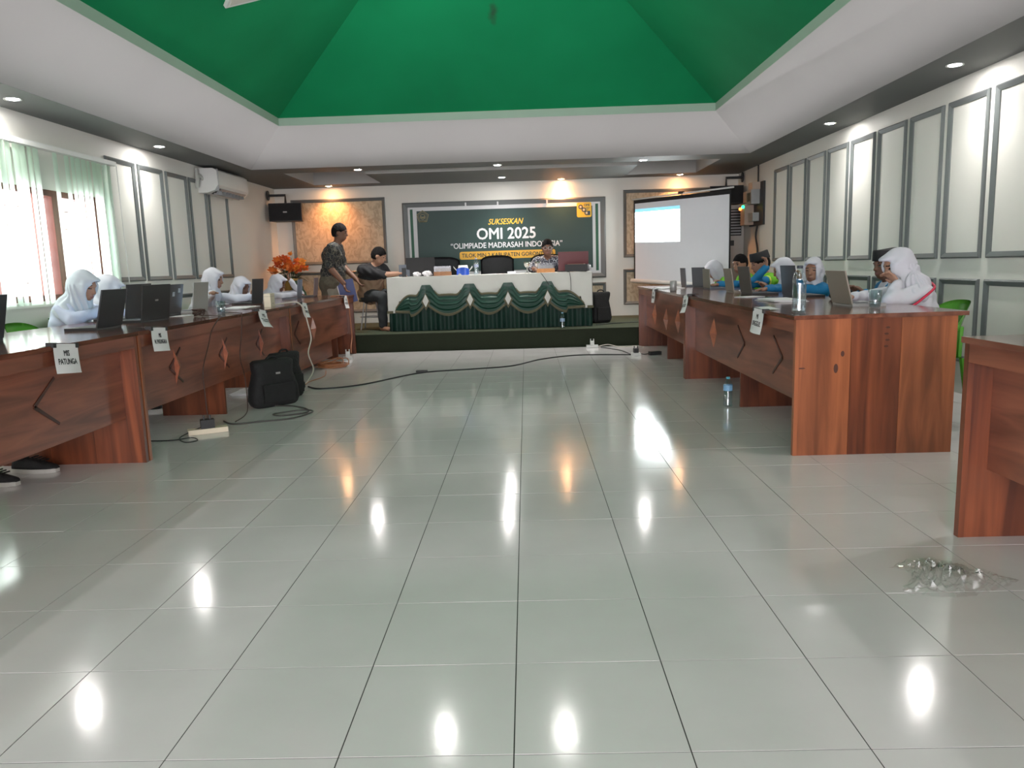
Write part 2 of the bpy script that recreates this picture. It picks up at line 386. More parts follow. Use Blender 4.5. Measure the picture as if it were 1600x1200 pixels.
def green_material():
    m, N, L, b = newmat('green_ceiling_paint')
    tc = N.new('ShaderNodeTexCoord')
    no = N.new('ShaderNodeTexNoise'); no.inputs['Scale'].default_value = 0.9; no.inputs['Detail'].default_value = 3
    L.new(tc.outputs['Object'], no.inputs['Vector'])
    r = N.new('ShaderNodeValToRGB'); r.color_ramp.elements[0].position = 0.3; r.color_ramp.elements[1].position = 0.7
    r.color_ramp.elements[0].color = (0.004, 0.20, 0.075, 1); r.color_ramp.elements[1].color = (0.006, 0.25, 0.095, 1)
    L.new(no.outputs['Fac'], r.inputs['Fac'])
    # a damp stain on the far slope
    mp = N.new('ShaderNodeMapping'); mp.inputs['Location'].default_value = (0.27*9, -8.33*4, 0); mp.inputs['Scale'].default_value = (9, 4, 0)
    L.new(tc.outputs['Object'], mp.inputs['Vector'])
    nz = N.new('ShaderNodeTexNoise'); nz.inputs['Scale'].default_value = 9; nz.inputs['Detail'].default_value = 4
    L.new(tc.outputs['Object'], nz.inputs['Vector'])
    ln = N.new('ShaderNodeVectorMath'); ln.operation = 'LENGTH'; L.new(mp.outputs[0], ln.inputs[0])
    ad = N.new('ShaderNodeMath'); ad.operation = 'MULTIPLY_ADD'; ad.inputs[1].default_value = 0.9; L.new(nz.outputs['Fac'], ad.inputs[0]); L.new(ln.outputs['Value'], ad.inputs[2])
    r2 = N.new('ShaderNodeValToRGB'); r2.color_ramp.elements[0].position = 0.55; r2.color_ramp.elements[1].position = 0.95
    r2.color_ramp.elements[0].color = (0.75, 0.75, 0.75, 1); r2.color_ramp.elements[1].color = (0, 0, 0, 1)
    L.new(ad.outputs[0], r2.inputs['Fac'])
    mx = N.new('ShaderNodeMix'); mx.data_type = 'RGBA'; mx.inputs[7].default_value = (0.03, 0.05, 0.03, 1)
    L.new(r2.outputs['Color'], mx.inputs[0]); L.new(r.outputs['Color'], mx.inputs[6]); L.new(mx.outputs[2], b.inputs['Base Color'])
    b.inputs['Roughness'].default_value = 0.8; b.inputs['Specular IOR Level'].default_value = 0.15
    return m
hw = (IX1-IX0)/2-dd; xm = (IX0+IX1)/2; zr = ZS+hh+bh+SLOPE*hw
R0, R1 = (xm, IY0+dd+hw, zr), (xm, IY1-dd-hw, zr)
cg = MB(); cg.poly([C_[0], C_[1], R0]); cg.poly([C_[1], C_[2], R1, R0]); cg.poly([C_[2], C_[3], R1]); cg.poly([C_[3], C_[0], R0, R1])
tag(cg.build('ceiling_vault', green_material()), kind='structure')

# ---- stage
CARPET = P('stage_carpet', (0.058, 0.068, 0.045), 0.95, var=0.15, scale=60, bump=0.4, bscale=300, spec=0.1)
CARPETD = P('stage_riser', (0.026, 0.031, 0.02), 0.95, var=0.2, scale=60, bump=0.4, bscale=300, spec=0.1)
st = empty('stage_platform', (0.4, 11.25, 0), 0, 'low carpeted stage platform along the back wall', 'stage')
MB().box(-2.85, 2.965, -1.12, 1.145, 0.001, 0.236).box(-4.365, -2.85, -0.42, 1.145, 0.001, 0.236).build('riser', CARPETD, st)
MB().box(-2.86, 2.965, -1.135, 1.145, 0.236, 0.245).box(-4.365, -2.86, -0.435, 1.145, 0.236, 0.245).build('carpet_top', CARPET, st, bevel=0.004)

# ---- wall mouldings (picture-frame panels)
def paper_material():
    m, N, L, b = newmat('damask_wallpaper')
    tc = N.new('ShaderNodeTexCoord'); mp = N.new('ShaderNodeMapping'); mp.inputs['Scale'].default_value = (6, 6, 4.2)
    L.new(tc.outputs['Object'], mp.inputs['Vector'])
    wv = N.new('ShaderNodeTexNoise'); wv.inputs['Scale'].default_value = 1.6; wv.inputs['Detail'].default_value = 3; wv.inputs['Distortion'].default_value = 2.2
    L.new(mp.outputs[0], wv.inputs['Vector'])
    r = N.new('ShaderNodeValToRGB'); r.color_ramp.elements[0].position = 0.40; r.color_ramp.elements[1].position = 0.58
    r.color_ramp.elements[0].color = (0.40, 0.32, 0.22, 1); r.color_ramp.elements[1].color = (0.54, 0.45, 0.32, 1)
    L.new(wv.outputs['Fac'], r.inputs['Fac']); L.new(r.outputs['Color'], b.inputs['Base Color']); b.inputs['Roughness'].default_value = 0.7
    return m
WPAPER = paper_material()
trim_n = [0]
def frame_mesh(w_, h_, t, d):
    """picture-frame moulding in the XZ plane, front towards -Y"""
    m = MB(); prof = [(0, 0), (0, -d*.55), (t*.25, -d), (t*.6, -d*.75), (t, -d*.4), (t, 0)]
    m.rings([[(sx*(w_/2-a), y, sz*(h_/2-a)) for a, y in prof] for sx, sz in ((-1, -1), (1, -1), (1, 1), (-1, 1), (-1, -1))], False, False, closed=False)
    return m
def moulding(c, w_, h_, rz, t=0.045, d=0.024, fill=None):
    trim_n[0] += 1
    o = frame_mesh(w_, h_, t, d).build('trim_%d' % trim_n[0], MOULD, None, c, rz); tag(o, kind='structure')
    if fill: MB().box(-w_/2+t*.6, w_/2-t*.6, -0.006, 0.0, -h_/2+t*.6, h_/2-t*.6).build('wall_panel', fill, o)
    return o
y = 10.575
for k in range(14):                                   # right wall, pitch 0.608 m
    moulding((XR, y-0.267, 1.648), 0.534, 1.206, -PI/2)
    moulding((XR, y-0.267, 0.57), 0.534, 0.64, -PI/2)
    y -= 0.608
for a, b_ in ((7.40, 7.945), (8.012, 8.55), (8.625, 9.155), (9.215, 9.70), (9.765, 10.37)):   # left wall
    moulding((XL, (a+b_)/2, 1.648), b_-a, 1.19, PI/2)
    moulding((XL, (a+b_)/2, 0.57), b_-a, 0.64, PI/2)
def back(x0, x1, z0, z1, fill, t=0.05): moulding(((x0+x1)/2, YB, (z0+z1)/2), x1-x0, z1-z0, 0, t, 0.028, fill)
back(-3.72, -2.215, 1.20, 2.23, WPAPER); back(-3.72, -2.215, 0.42, 1.09, WPAPER)
back(1.565, 3.10, 1.17, 2.22, WPAPER); back(1.56, 3.10, 0.42, 0.985, WPAPER)
back(-1.945, 1.28, 0.36, 0.79, WPAPER); back(-1.945, 1.285, 0.865, 2.13, None, 0.085)

# ---- downlights
def downlight(x, y, warm=False, power=9, label='', z=ZS):
    o = empty('recessed_downlight', (x, y, z), 0, label, 'downlight', 'recessed ceiling downlights')
    MB().lathe([(0.045, -0.001), (0.06, -0.006), (0.06, 0.001), (0.045, 0.001)], 20, cap0=False, cap1=False).build('rim', WPLAST, o, smooth=True)
    MB().lathe([(0.001, -0.004), (0.030, -0.006), (0.043, -0.002)], 20).build('lens', LAMPO if warm else LAMPW, o, smooth=True)
    l = bpy.data.lights.new('downlight', 'SPOT'); l.energy = power; l.spot_size = math.radians(118); l.spot_blend = 0.9; l.shadow_soft_size = 0.04
    l.color = (1.0, 0.38, 0.13) if warm else (1.0, 0.97, 0.93)
    so = bpy.data.objects.new('downlight_beam', l); col.objects.link(so); so.parent = o; so.location = (0, 0, -0.012)
for k, yv in enumerate((8.03, 5.77, 3.5, 1.2)):
    downlight(-3.72, yv, False, 17, 'white recessed soffit downlight above ' + ['the wall panels next to the air conditioner', 'the pale green window blind', 'the desk with the PATUNGA paper', 'the plain wall behind the PATUNGA desk'][k])
    downlight(3.09, yv, False, 19, 'white recessed soffit downlight above ' + ['the panels behind the boy raising his fist', 'the panels behind the girl with the lanyard', 'the gap between the desks', 'the bare separate desk'][k])
for xx, lb in ((-2.185, 'above the seated man in black and tan'), (-0.34, 'above the middle of the head table'), (1.573, 'towards the projection screen')): downlight(xx, 10.36, False, 60, 'white recessed downlight on the stage soffit lip ' + lb)
downlight(-0.326, 11.79, False, 65, 'white recessed downlight in the soffit over the head table')
downlight(-3.045, 12.20, True, 62, 'amber recessed downlight over the patterned wall panel by the loudspeaker')
downlight(0.585, 12.28, True, 60, 'amber recessed downlight above the green event banner')
downlight(2.42, 12.20, True, 60, 'amber recessed downlight over the projection screen')
# two bulbs hanging in the green vault, seen mirrored in the floor
for xx, lb in ((-0.95, 'nearer the window wall'), (0.28, 'nearer the panelled wall')):
    o = empty('pendant_bulb', (xx, 7.1, 3.72), 0, 'white globe lamp hanging in the green vault ' + lb, 'ceiling lamp', 'bulbs hanging in the vault')
    zt = ZS+hh+bh+SLOPE*min(hw-abs(xx-xm), IY1-dd-7.1) - 3.72
    MB().tube([(0, 0, 0.10), (0, 0, zt)], 0.008, 6).build('stem', WPLAST, o)
    MB().lathe([(0.018, 0.13), (0.02, 0.10), (0.03, 0.09)], 12).build('socket', WPLAST, o)
    MB().ball((0, 0, 0), 0.10).build('bulb', emit('bulb_glow', (1, 0.98, 0.95), 3.5), o, smooth=True)
    l = bpy.data.lights.new('bulb_light', 'POINT'); l.energy = 8; l.shadow_soft_size = 0.06; l.color = (1.0, 0.97, 0.93)
    lo = bpy.data.objects.new('bulb_light', l); col.objects.link(lo); lo.parent = o; lo.location = (0, 0, -0.17)
# square white plate on the near-side green slope
nrm = Vector((SLOPE, 0, -1)).normalized(); sl = Vector((1, 0, SLOPE)).normalized(); yv = Vector((0, 1, 0))
c0 = Vector((-2.40, 6.55, ZS+hh+bh+SLOPE*(-2.40-(IX0+dd)))) + nrm*0.004
def sq(c, s, q): return [c+(sl*a+yv*b_)*s for a, b_ in ((0, 0), (1, -1), (2, 0), (1, 1))]
cp = tag(MB().prism(sq(c0, 0.30, 0), nrm*0.03).build('ceiling_plate', WPLAST), 'white square plate fixed on the green ceiling slope', 'ceiling plate')
MB().prism(sq(c0+sl*0.04+nrm*0.03, 0.26, 0), nrm*0.006).build('plate_cover', P('plate_cover', (0.55, 0.52, 0.48), 0.5), cp)

# ================================================================== desks
def desk(name_label, xf, sgn, y0, y1, mid, marks, near_end=W_END, planks=True, low=None):
    """counter desk along Y. xf: front edge, sgn: +1 depth goes to +X; marks: ornaments on the front panel"""
    D = 0.87; c = (xf, (y0+y1)/2, 0)
    d = empty('counter_desk', c, 0, name_label, 'desk', 'long wooden counter desks')
    L_ = y1-y0; hy = L_/2; sx = lambda a: sgn*a
    def bx(m, a, b_, ya, yb, za, zb): return m.box(min(sx(a), sx(b_)), max(sx(a), sx(b_)), ya, yb, za, zb)
    bx(MB(), -0.015, D+0.05, -hy-0.012, hy-0.002, 0.757, 0.780).build('desk_top', W_TOP, d, bevel=0.004)
    bx(MB(), 0.0, 0.02, -hy+0.031, hy-0.031, 0.685, 0.757).build('apron', W_FRONT, d, bevel=0.002)
    bx(MB(), 0.095, 0.113, -hy+0.031, hy-0.031, 0.27, 0.757).build('front_panel', W_FRONT, d)
    for e, yy in ((0, -hy), (1, hy-0.032)):
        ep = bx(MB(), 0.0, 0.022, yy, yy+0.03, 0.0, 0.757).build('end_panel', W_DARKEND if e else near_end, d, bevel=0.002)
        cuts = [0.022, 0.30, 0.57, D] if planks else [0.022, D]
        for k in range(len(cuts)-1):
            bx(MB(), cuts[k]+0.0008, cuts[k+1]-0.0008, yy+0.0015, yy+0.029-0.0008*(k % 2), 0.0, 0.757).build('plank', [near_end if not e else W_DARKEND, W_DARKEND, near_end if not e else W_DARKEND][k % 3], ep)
    if mid is not None:
        bx(MB(), 0.115, 0.62, mid-c[1], mid-c[1]+0.025, 0.0, 0.755).build('support', W_DARKEND, d)
    if low: bx(MB(), 0.093, 0.115, low[0]-c[1], low[1]-c[1], low[2], 0.27).build('lower_panel', W_FRONT, d)
    xs = sx(0.095)
    for kind, ym, zm, dr in marks:
        yy = ym-c[1]
        if kind == 'chevron':     # two dark strips meeting at a point; dr: side the point looks to
            for s_ in (1, -1):
                a = Vector((xs-sgn*0.004, yy, zm)); b_ = Vector((xs-sgn*0.004, yy-dr*0.18, zm+s_*0.118))
                t = (b_-a).normalized(); nn = Vector((0, -t.z, t.y))*0.010
                MB().prism([a+nn, a-nn, b_-nn*0.7, b_+nn*0.7], (sgn*0.008, 0, 0)).build('chevron_strip', W_STRIP, d)
        else:                      # raised faceted lozenge (half or full)
            hwid, hh_ = (0.10, 0.125)
            m = MB(); ap = (xs-sgn*0.035, yy, zm)
            pts = [(xs, yy-hwid, zm), (xs, yy, zm+hh_), (xs, yy+hwid, zm), (xs, yy, zm-hh_)]
            for k in range(4):
                if kind == 'half' and k in ((0, 3) if dr > 0 else (1, 2)): continue
                m.poly([pts[k], pts[(k+1) % 4], ap])
            if kind == 'half': m.poly([pts[1], pts[3], ap])
            m.build('lozenge', W_LIGHT, d)
    return d
desk('wooden counter desk with planked end panel carrying the tall water bottle', 1.455, 1, 4.165, 7.10, 5.63,
     [('chevron', 4.65, 0.49, -1), ('chevron', 5.47, 0.49, -1), ('lozenge', 6.38, 0.49, 1)])
desk('wooden counter desk running up to the stage below the projection screen', 1.455, 1, 7.118, 10.02, 8.58,
     [('lozenge', 7.88, 0.48, 1), ('lozenge', 8.55, 0.45, 1), ('lozenge', 9.3, 0.46, 1)])
desk('bare wooden counter desk standing apart with a gap before the next one', 1.645, 1, -0.05, 2.895, 1.4, [('chevron', 2.2, 0.49, -1)])
desk('wooden counter desk carrying the paper that reads PATUNGA', -2.291, -1, 1.45, 4.415, 2.9, [('chevron', 3.57, 0.49, -1), ('chevron', 2.75, 0.49, -1)])
desk('wooden counter desk with five laptops and the black bags leaning on its front', -2.291, -1, 4.430, 7.33, 5.90,
     [('chevron', 4.985, 0.49, -1), ('half', 5.06, 0.49, 1), ('chevron', 5.81, 0.48, -1), ('half', 5.90, 0.48, 1), ('chevron', 6.63, 0.48, -1), ('half', 6.72, 0.48, 1)])
desk('wooden counter desk touching the stage edge beside the standing man', -2.291, -1, 7.345, 10.09, 9.55,
     [('chevron', 7.75, 0.47, -1), ('lozenge', 8.45, 0.47, 1)], low=(7.72, 9.2, 0.075))

# knots and a carved mark on the planked end of the desk with the tall bottle
KNOT = P('wood_knot', lin(74, 38, 24), 0.5, var=0.3, scale=60)
pl = [c for c in bpy.data.objects['counter_desk'].children if c.name.startswith('end_panel')][0].children
pl = [c for c in pl if c.name.startswith('plank')]
def knot(x, z, rx, rz_, o):
    MB().prism([((x-1.455)+rx*math.cos(a_), -1.4655-0.0012, z+rz_*math.sin(a_)) for a_ in [2*PI*k/14 for k in range(14)]], (0, 0.0008, 0)).build('knot', KNOT, o)
knot(1.678, 0.485, 0.012, 0.026, pl[0]); knot(1.712, 0.565, 0.010, 0.016, pl[0]); knot(1.492, 0.49, 0.020, 0.004, pl[0])
for k in range(4): knot(1.945+0.006*(k % 2), 0.60+k*0.034, 0.012, 0.006, pl[1])

# ---- paper name signs clipped over the desk fronts
def paper_sign(x, y, ztop, w_, h_, side, tilt, text, label, tsize=0.034, curl=0.02, blur=False):
    """side: +1 faces +X (left row), -1 faces -X (right row)"""
    o = empty('paper_sign', (x, y, ztop), PI/2 if side > 0 else -PI/2, label, 'paper sign', 'paper name signs on the desks')
    o.rotation_euler = (0, tilt, PI/2 if side > 0 else -PI/2)
    def f(u, v): return (w_*(u-.5), -0.004-curl*(v**2)*(0.6+0.5*math.sin(3*u)), -h_*v)
    m = MB().grid(f, 8, 8).build('sheet', PAPER, o, smooth=True)
    MB().grid(lambda u, v: (w_*(u-.5), -0.004+0.10*v, 0.0035+0.001*math.sin(u*5)), 4, 3).build('folded_flap', PAPER, o)
    rot = Matrix.Translation((0, 0, -h_*0.47)) @ Matrix.Rotation(PI/2, 4, 'X')
    tx = lettering('lettering', text, tsize*1.15, INK, m, rot, bold=0.020, depth=0.0001, width=w_*0.74, lines=1.05)
    for v_ in tx.data.vertices:          # the print follows the curl of the sheet
        u_, w2 = v_.co.x/w_+.5, -v_.co.z/h_
        v_.co.y += f(u_, w2)[1]-0.0012
    for u in (-0.46, 0.46): MB().box(w_*u-0.012, w_*u+0.012, -0.008, 0.03, -0.02, 0.005).build('tape', BLACK, o)
    return o
paper_sign(-2.272, 3.69, 0.782, 0.20, 0.145, 1, 0.10, 'MIS\nPATUNGA', 'white paper sign lettered MIS PATUNGA on the desk edge')
paper_sign(-2.272, 4.655, 0.784, 0.205, 0.145, 1, 0.08, 'MIS\nN. PASUNGALA', 'white paper sign taped on the desk below the black laptops', 0.032)
paper_sign(-2.272, 6.52, 0.784, 0.21, 0.15, 1, 0.14, 'MIS\nTILOTE', 'white paper sign curling out from the desk below the small cream box', 0.036, 0.075)
paper_sign(-2.272, 7.77, 0.784, 0.20, 0.15, 1, 0.10, 'MIS\nLUWOO', 'white paper sign on the desk beside the dangling white cable', 0.034, 0.05)
paper_sign(-2.272, 9.58, 0.784, 0.20, 0.155, 1, 0.05, 'MIS\nBATUDAA', 'white paper sign on the desk end beside the stage, under the standing man', 0.034, 0.03)
paper_sign(1.436, 4.77, 0.784, 0.22, 0.15, -1, 0.02, 'MI\nUNGGUL', 'white paper sign hanging under the tall water bottle', 0.036, 0.03)
paper_sign(1.436, 6.95, 0.784, 0.22, 0.16, -1, -0.10, 'MIS\nHUTUO', 'white paper sign slanting from the joint between two desks', 0.034, 0.05)
paper_sign(1.436, 8.69, 0.784, 0.20, 0.15, -1, 0.0, 'MIS\nTABONGO', 'white paper sign on the desk below the projection screen', 0.034, 0.02)

# ================================================================== laptops
KEYS = P('keyboard_keys', (0.03, 0.03, 0.032), 0.6, var=0.5, scale=90)
def screen_mat(c, s): return emit('laptop_screen', c, s)
SCR = screen_mat((0.55, 0.75, 1.0), 0.8)
STICK = P('sticker_speckle', (0.42, 0.46, 0.52), 0.5, var=0.7, scale=60)
def laptop(x, y, ang, w_, h_, lidm, basem, label, tilt=12, stickers=0, z=0.7805, scr=None):
    """x,y: middle of hinge line; ang: direction from the hinge to the user"""
    o = empty('laptop', (x, y, z), ang, label, 'laptop', 'laptops on the desks')
    d_ = w_*0.66
    bs = MB().box(0.0, d_, -w_/2, w_/2, 0.0, 0.017).build('base', basem, o, bevel=0.004)
    MB().box(0.03, d_*.60, -w_*.43, w_*.43, 0.017, 0.0185).build('keyboard', KEYS, bs)
    MB().box(d_*.66, d_*.94, -w_*.15, w_*.15, 0.017, 0.0178).build('touchpad', DARK, bs)
    R_ = Matrix.Translation((0.004, 0, 0.016)) @ Matrix.Rotation(-math.radians(tilt), 4, 'Y')
    ld = MB().box(-0.009, 0.0, -w_/2, w_/2, 0.0, h_, R_).build('lid', lidm, o, bevel=0.003)
    MB().box(0.0, 0.0012, -w_*.485, w_*.485, 0.012, h_-0.008, R_).build('bezel', BLACK, ld)
    MB().box(0.0012, 0.002, -w_*.465, w_*.465, 0.022, h_-0.016, R_).build('screen', scr or SCR, ld)
    MB().tube([R_ @ Vector((0, -w_*.35, -0.001)), R_ @ Vector((0, w_*.35, -0.001))], 0.006, 8).build('hinge', BLACK, o)
    if stickers == 1:
        for q in range(3): MB().box(-0.0105, -0.009, w_*(-.3+.27*q)-.02, w_*(-.3+.27*q)+.02, h_*(.78-.12*(q % 2))-.018, h_*(.78-.12*(q % 2))+.018, R_).build('sticker', STICK, ld)
    if stickers == 2:
        MB().box(-0.0105, -0.009, -0.02, 0.02, h_*.55-.006, h_*.55+.006, R_).build('emblem', SILVER, ld)
    return o
BROWNL = P('brown_black_laptop', (0.035, 0.028, 0.025), 0.45, var=0.2)
laptop(-2.80, 3.86, PI+.05, 0.33, 0.235, DARK, DARK, 'charcoal laptop on the desk with the PATUNGA paper')
laptop(-2.62, 4.735, PI+.02, 0.30, 0.235, DARK, BLACK, 'black laptop in front of the empty green chair by the window', 14)
laptop(-2.93, 5.70, PI, 0.36, 0.25, BLACK, BLACK, 'black laptop half hidden between two other black laptops', 8)
laptop(-2.66, 5.42, PI-.05, 0.37, 0.245, BLACK, BLACK, 'black laptop with a tiny silver mark standing close to the desk front', 8, 2)
laptop(-2.91, 6.20, PI, 0.36, 0.235, BROWNL, BLACK, 'brown-black laptop with stickers on its lid', 10, 1)
laptop(-2.84, 6.60, PI, 0.30, 0.24, SILVER, SILVER, 'silver laptop before the tall girl in the white headscarf', 7)
laptop(-2.84, 8.03, PI, 0.32, 0.245, BLACK, BLACK, 'slim black laptop beside the cream box', 6)
laptop(-3.00, 8.52, PI, 0.28, 0.21, STICK, DARK, 'speckled grey laptop behind the cream box', 6)
laptop(-2.73, 9.17, PI+.1, 0.27, 0.215, SLATE, SLATE, 'slate grey laptop near the end of the row by the orange flowers', 6)
laptop(-2.68, 9.70, PI+.1, 0.27, 0.225, P('mauve_laptop', (0.14, 0.10, 0.105), 0.45), DARK, 'mauve-brown laptop beside the standing man', 6)
laptop(2.00, 4.90, 0, 0.31, 0.212, TAUPE, SILVER, 'taupe silver laptop before the girl in white with a red lanyard', 14)
laptop(2.10, 6.17, 0, 0.33, 0.235, BLACK, BLACK, 'black laptop behind the tall water bottle', 6)
laptop(1.93, 6.78, 0, 0.34, 0.232, P('umber_laptop', (0.06, 0.053, 0.048), 0.45), BLACK, 'dark grey laptop before the boy resting his chin', 8)
laptop(1.94, 7.36, 0, 0.28, 0.212, TAUPE, TAUPE, 'taupe laptop with a can beside it', 8)
laptop(1.94, 8.31, 0, 0.30, 0.20, P('khaki_laptop', (0.19, 0.18, 0.15), 0.5), SLATE, 'khaki grey laptop before the stooping girl', 3)
laptop(1.985, 8.89, 0.3, 0.28, 0.215, SLATE, SLATE, 'blue-grey laptop standing upright near the far desk end', 4)
laptop(1.915, 9.40, 0, 0.28, 0.208, SLATE, SLATE, 'slim grey laptop at the stage end of the row under the screen', 4)

# ================================================================== things on the desks
def tumbler(x, y, z, r, h_, label):
    o = empty('drinking_glass', (x, y, z), 0, label, 'glass')
    MB().lathe([(r*.72, 0), (r*.78, 0.004), (r, h_), (r-0.003, h_), (r*.74, 0.008), (0.001, 0.008)], 20, cap1=False).build('tumbler', CLEAR, o, smooth=True)
    MB().lathe([(r*.70, 0.009), (r*.80, h_*.38), (0.001, h_*.38)], 20).build('water', glass('water', (0.9, 0.95, 0.97), 0.85), o, smooth=True)
tumbler(2.07, 4.60, 0.781, 0.04, 0.105, 'clear plastic tumbler on the desk beside the taupe laptop')
tumbler(-2.51, 6.24, 0.781, 0.038, 0.10, 'clear tumbler by the silver laptop near the desk front')
def bottle(x, y, z, r, h_, label, cap=(0.05, 0.2, 0.4), lab=None, ribs=True):
    o = empty('water_bottle', (x, y, z), 0, label, 'bottle', 'plastic water bottles')
    pr = [(r*.85, 0), (r, 0.01)]
    if ribs:
        n = 9
        for k in range(n): pr += [(r, 0.02+k*(h_*.62)/n), (r*.94, 0.02+(k+.5)*(h_*.62)/n)]
    pr += [(r, h_*.66), (r*.98, h_*.72), (r*.75, h_*.84), (r*.40, h_*.91), (r*.38, h_*.95)]
    MB().lathe(pr, 18).build('bottle_body', CLEAR, o, smooth=True)
    MB().lathe([(r*.86, 0.004), (r*.93, 0.012), (r*.93, h_*.60), (0.001, h_*.60)], 16).build('water', glass('bottle_water', (0.86, 0.92, 0.95), 0.8), o, smooth=True)
    MB().lathe([(r*.44, h_*.94), (r*.44, h_), (0.001, h_)], 14).build('bottle_cap', P('bottle_cap', cap, 0.4), o, smooth=True)
    if lab: MB().lathe([(r*1.01, h_*lab[0]), (r*1.015, h_*lab[1])], 18, cap0=False, cap1=False).build('wrapper', P('bottle_wrapper', lab[2], 0.35, var=0.35, scale=40), o, smooth=True)
bottle(1.53, 4.34, 0.781, 0.038, 0.265, 'tall ribbed water bottle with a dark cap standing on the desk', (0.03, 0.035, 0.05))
bottle(1.485, 5.66, 0.0, 0.034, 0.225, 'water bottle with light blue cap and wrapper on the floor under the desk', (0.10, 0.42, 0.55), (0.55, 0.74, (0.20, 0.40, 0.62)))
bottle(0.47, 10.26, 0.246, 0.032, 0.21, 'water bottle standing on the stage before the green table skirt', (0.18, 0.36, 0.5), (0.42, 0.62, (0.25, 0.36, 0.5)))
o = empty('drink_can', (1.53, 8.05, 0.7805), 0, 'silver cup at the far part of the desk beside the papers', 'cup')
MB().lathe([(0.03, 0), (0.036, 0.008), (0.036, 0.10), (0.03, 0.108)], 18).build('cup_body', SILVER, o, smooth=True)
MB().lathe([(0.03, 0.108), (0.031, 0.112), (0.001, 0.112)], 18).build('cup_lid', WPLAST, o, smooth=True)
o = empty('drink_can', (2.12, 7.50, 0.7805), 0, 'small printed can between the taupe and the dark laptop', 'can')
MB().lathe([(0.026, 0), (0.03, 0.008), (0.03, 0.10), (0.025, 0.11)], 18).build('can_body', P('can_print', (0.40, 0.46, 0.30), 0.35, var=0.6, scale=35), o, smooth=True)
MB().lathe([(0.025, 0.11), (0.024, 0.112), (0.001, 0.112)], 18).build('can_lid', SILVER, o, smooth=True)
def sheet(x, y, w_, d_, rz, label, n=3, z=0.781):
    o = empty('paper_stack', (x, y, z), rz, label, 'papers')
    for k in range(n):
        a = random.uniform(-.12, .12)
        MB().box(-w_/2, w_/2, -d_/2, d_/2, k*0.0022, k*0.0022+0.002, Matrix.Rotation(a, 4, 'Z')).build('sheet', PAPER, o)
sheet(-2.66, 7.05, 0.21, 0.50, 0.1, 'white sheets lying between the tumbler and the slim black laptop', 4)
sheet(-2.72, 5.98, 0.10, 0.20, 0.0, 'small white slip of paper before the stickered laptop', 1)
sheet(1.86, 5.65, 0.22, 0.40, 0.05, 'white sheets stacked behind the tall water bottle', 6)
sheet(1.83, 6.34, 0.20, 0.14, 0.3, 'white sheet between the black and dark grey laptops', 2)
sheet(1.66, 9.0, 0.24, 0.5, 0.0, 'white sheets spread beside the silver cup', 3)
# small cream box with lid seam and mark
o = empty('cream_box', (-2.43, 7.20, 0.7805), 0.08, 'small cream box standing on the front edge of the desk', 'box')
MB().box(-0.03, 0.03, -0.08, 0.08, 0, 0.125).build('box_body', CREAM, o, bevel=0.006)
MB().box(-0.0305, 0.0305, -0.0805, 0.0805, 0.096, 0.0985).build('lid_seam', P('seam', (0.3, 0.27, 0.2), 0.6), o)
MB().box(0.0302, 0.0312, -0.015, 0.015, 0.030, 0.034).build('mark', INK, o)
# crumpled tissue and cap-like black bag behind the taupe laptop
def crumple(name, c, r, m, label, cat, seed, sc=(1, 1, .7), parent=None):
    rnd = random.Random(seed); ph = [rnd.uniform(0, 6) for _ in range(6)]
    def f(u, v):
        a, b_ = u*2*PI, (v-.5)*PI*.998
        k = 1+0.22*math.sin(3*a+ph[0]+4*b_)+0.15*math.sin(7*a+ph[1])*math.cos(5*b_+ph[2])+0.1*math.sin(11*b_+ph[3]+2*a)
        k = 1+(k-1)*math.cos(b_)
        return (r*k*sc[0]*math.cos(a)*math.cos(b_), r*k*sc[1]*math.sin(a)*math.cos(b_), max(0.0, r*sc[2]*(k*math.sin(b_)+0.75)))
    o = MB().grid(f, 28, 14).build(name, m, parent, c, smooth=True)
    if label: tag(o, label, cat)
    return o
crumple('black_pouch', (2.55, 6.02, 0.781), 0.07, BLACKM, None, None, 3)
bpy.data.objects['black_pouch'].location = (2.28, 5.62, 0.781)
tag(bpy.data.objects['black_pouch'], 'black fabric pouch lying behind the taupe laptop', 'pouch')
crumple('crumpled_tissue', (1.98, 7.02, 0.781), 0.04, PAPER, 'white crumpled tissue by the dark grey laptop', 'tissue', 5)
MB()
# bundle of brown laptop cable on the desk
cbl = []
rnd = random.Random(4)
for k in range(60):
    a = k*0.62; cbl.append((-2.52+0.035*math.cos(a)+0.01*rnd.uniform(-1, 1), 5.83+0.05*math.sin(a)+0.01*rnd.uniform(-1, 1), 0.786+0.05*abs(math.sin(k*.21))))
CBROWN = P('brown_cable', (0.05, 0.022, 0.016), 0.5); CBLACK = P('black_cable', (0.012, 0.012, 0.013), 0.5)
CORANGE = P('orange_cable', (0.42, 0.16, 0.07), 0.5); CWHITE = P('white_cable', (0.6, 0.55, 0.48), 0.5)
tag(MB().tube(spline(cbl, 3), 0.005, 6).build('cable_bundle', CBROWN, smooth=True), 'tangled dark cable bundle on the desk beside the stickered laptop', 'cable')
def cable(pts, r, m, label, k=8):
    return tag(MB().tube(spline(pts, k), r, 7).build('cable', m, smooth=True), label, 'cable')
XF = -2.262
cable([(-2.50, 5.83, 0.79), (-2.31, 5.72, 0.786), (XF, 5.55, 0.77), (XF, 5.42, 0.70), (-2.27, 5.36, 0.60), (-2.275, 5.25, 0.45), (-2.28, 5.25, 0.30), (-2.28, 5.27, 0.02), (-2.28, 5.30, 0.006)], 0.004, CBROWN, 'dark cable hanging from the desk edge down to the black adapter')
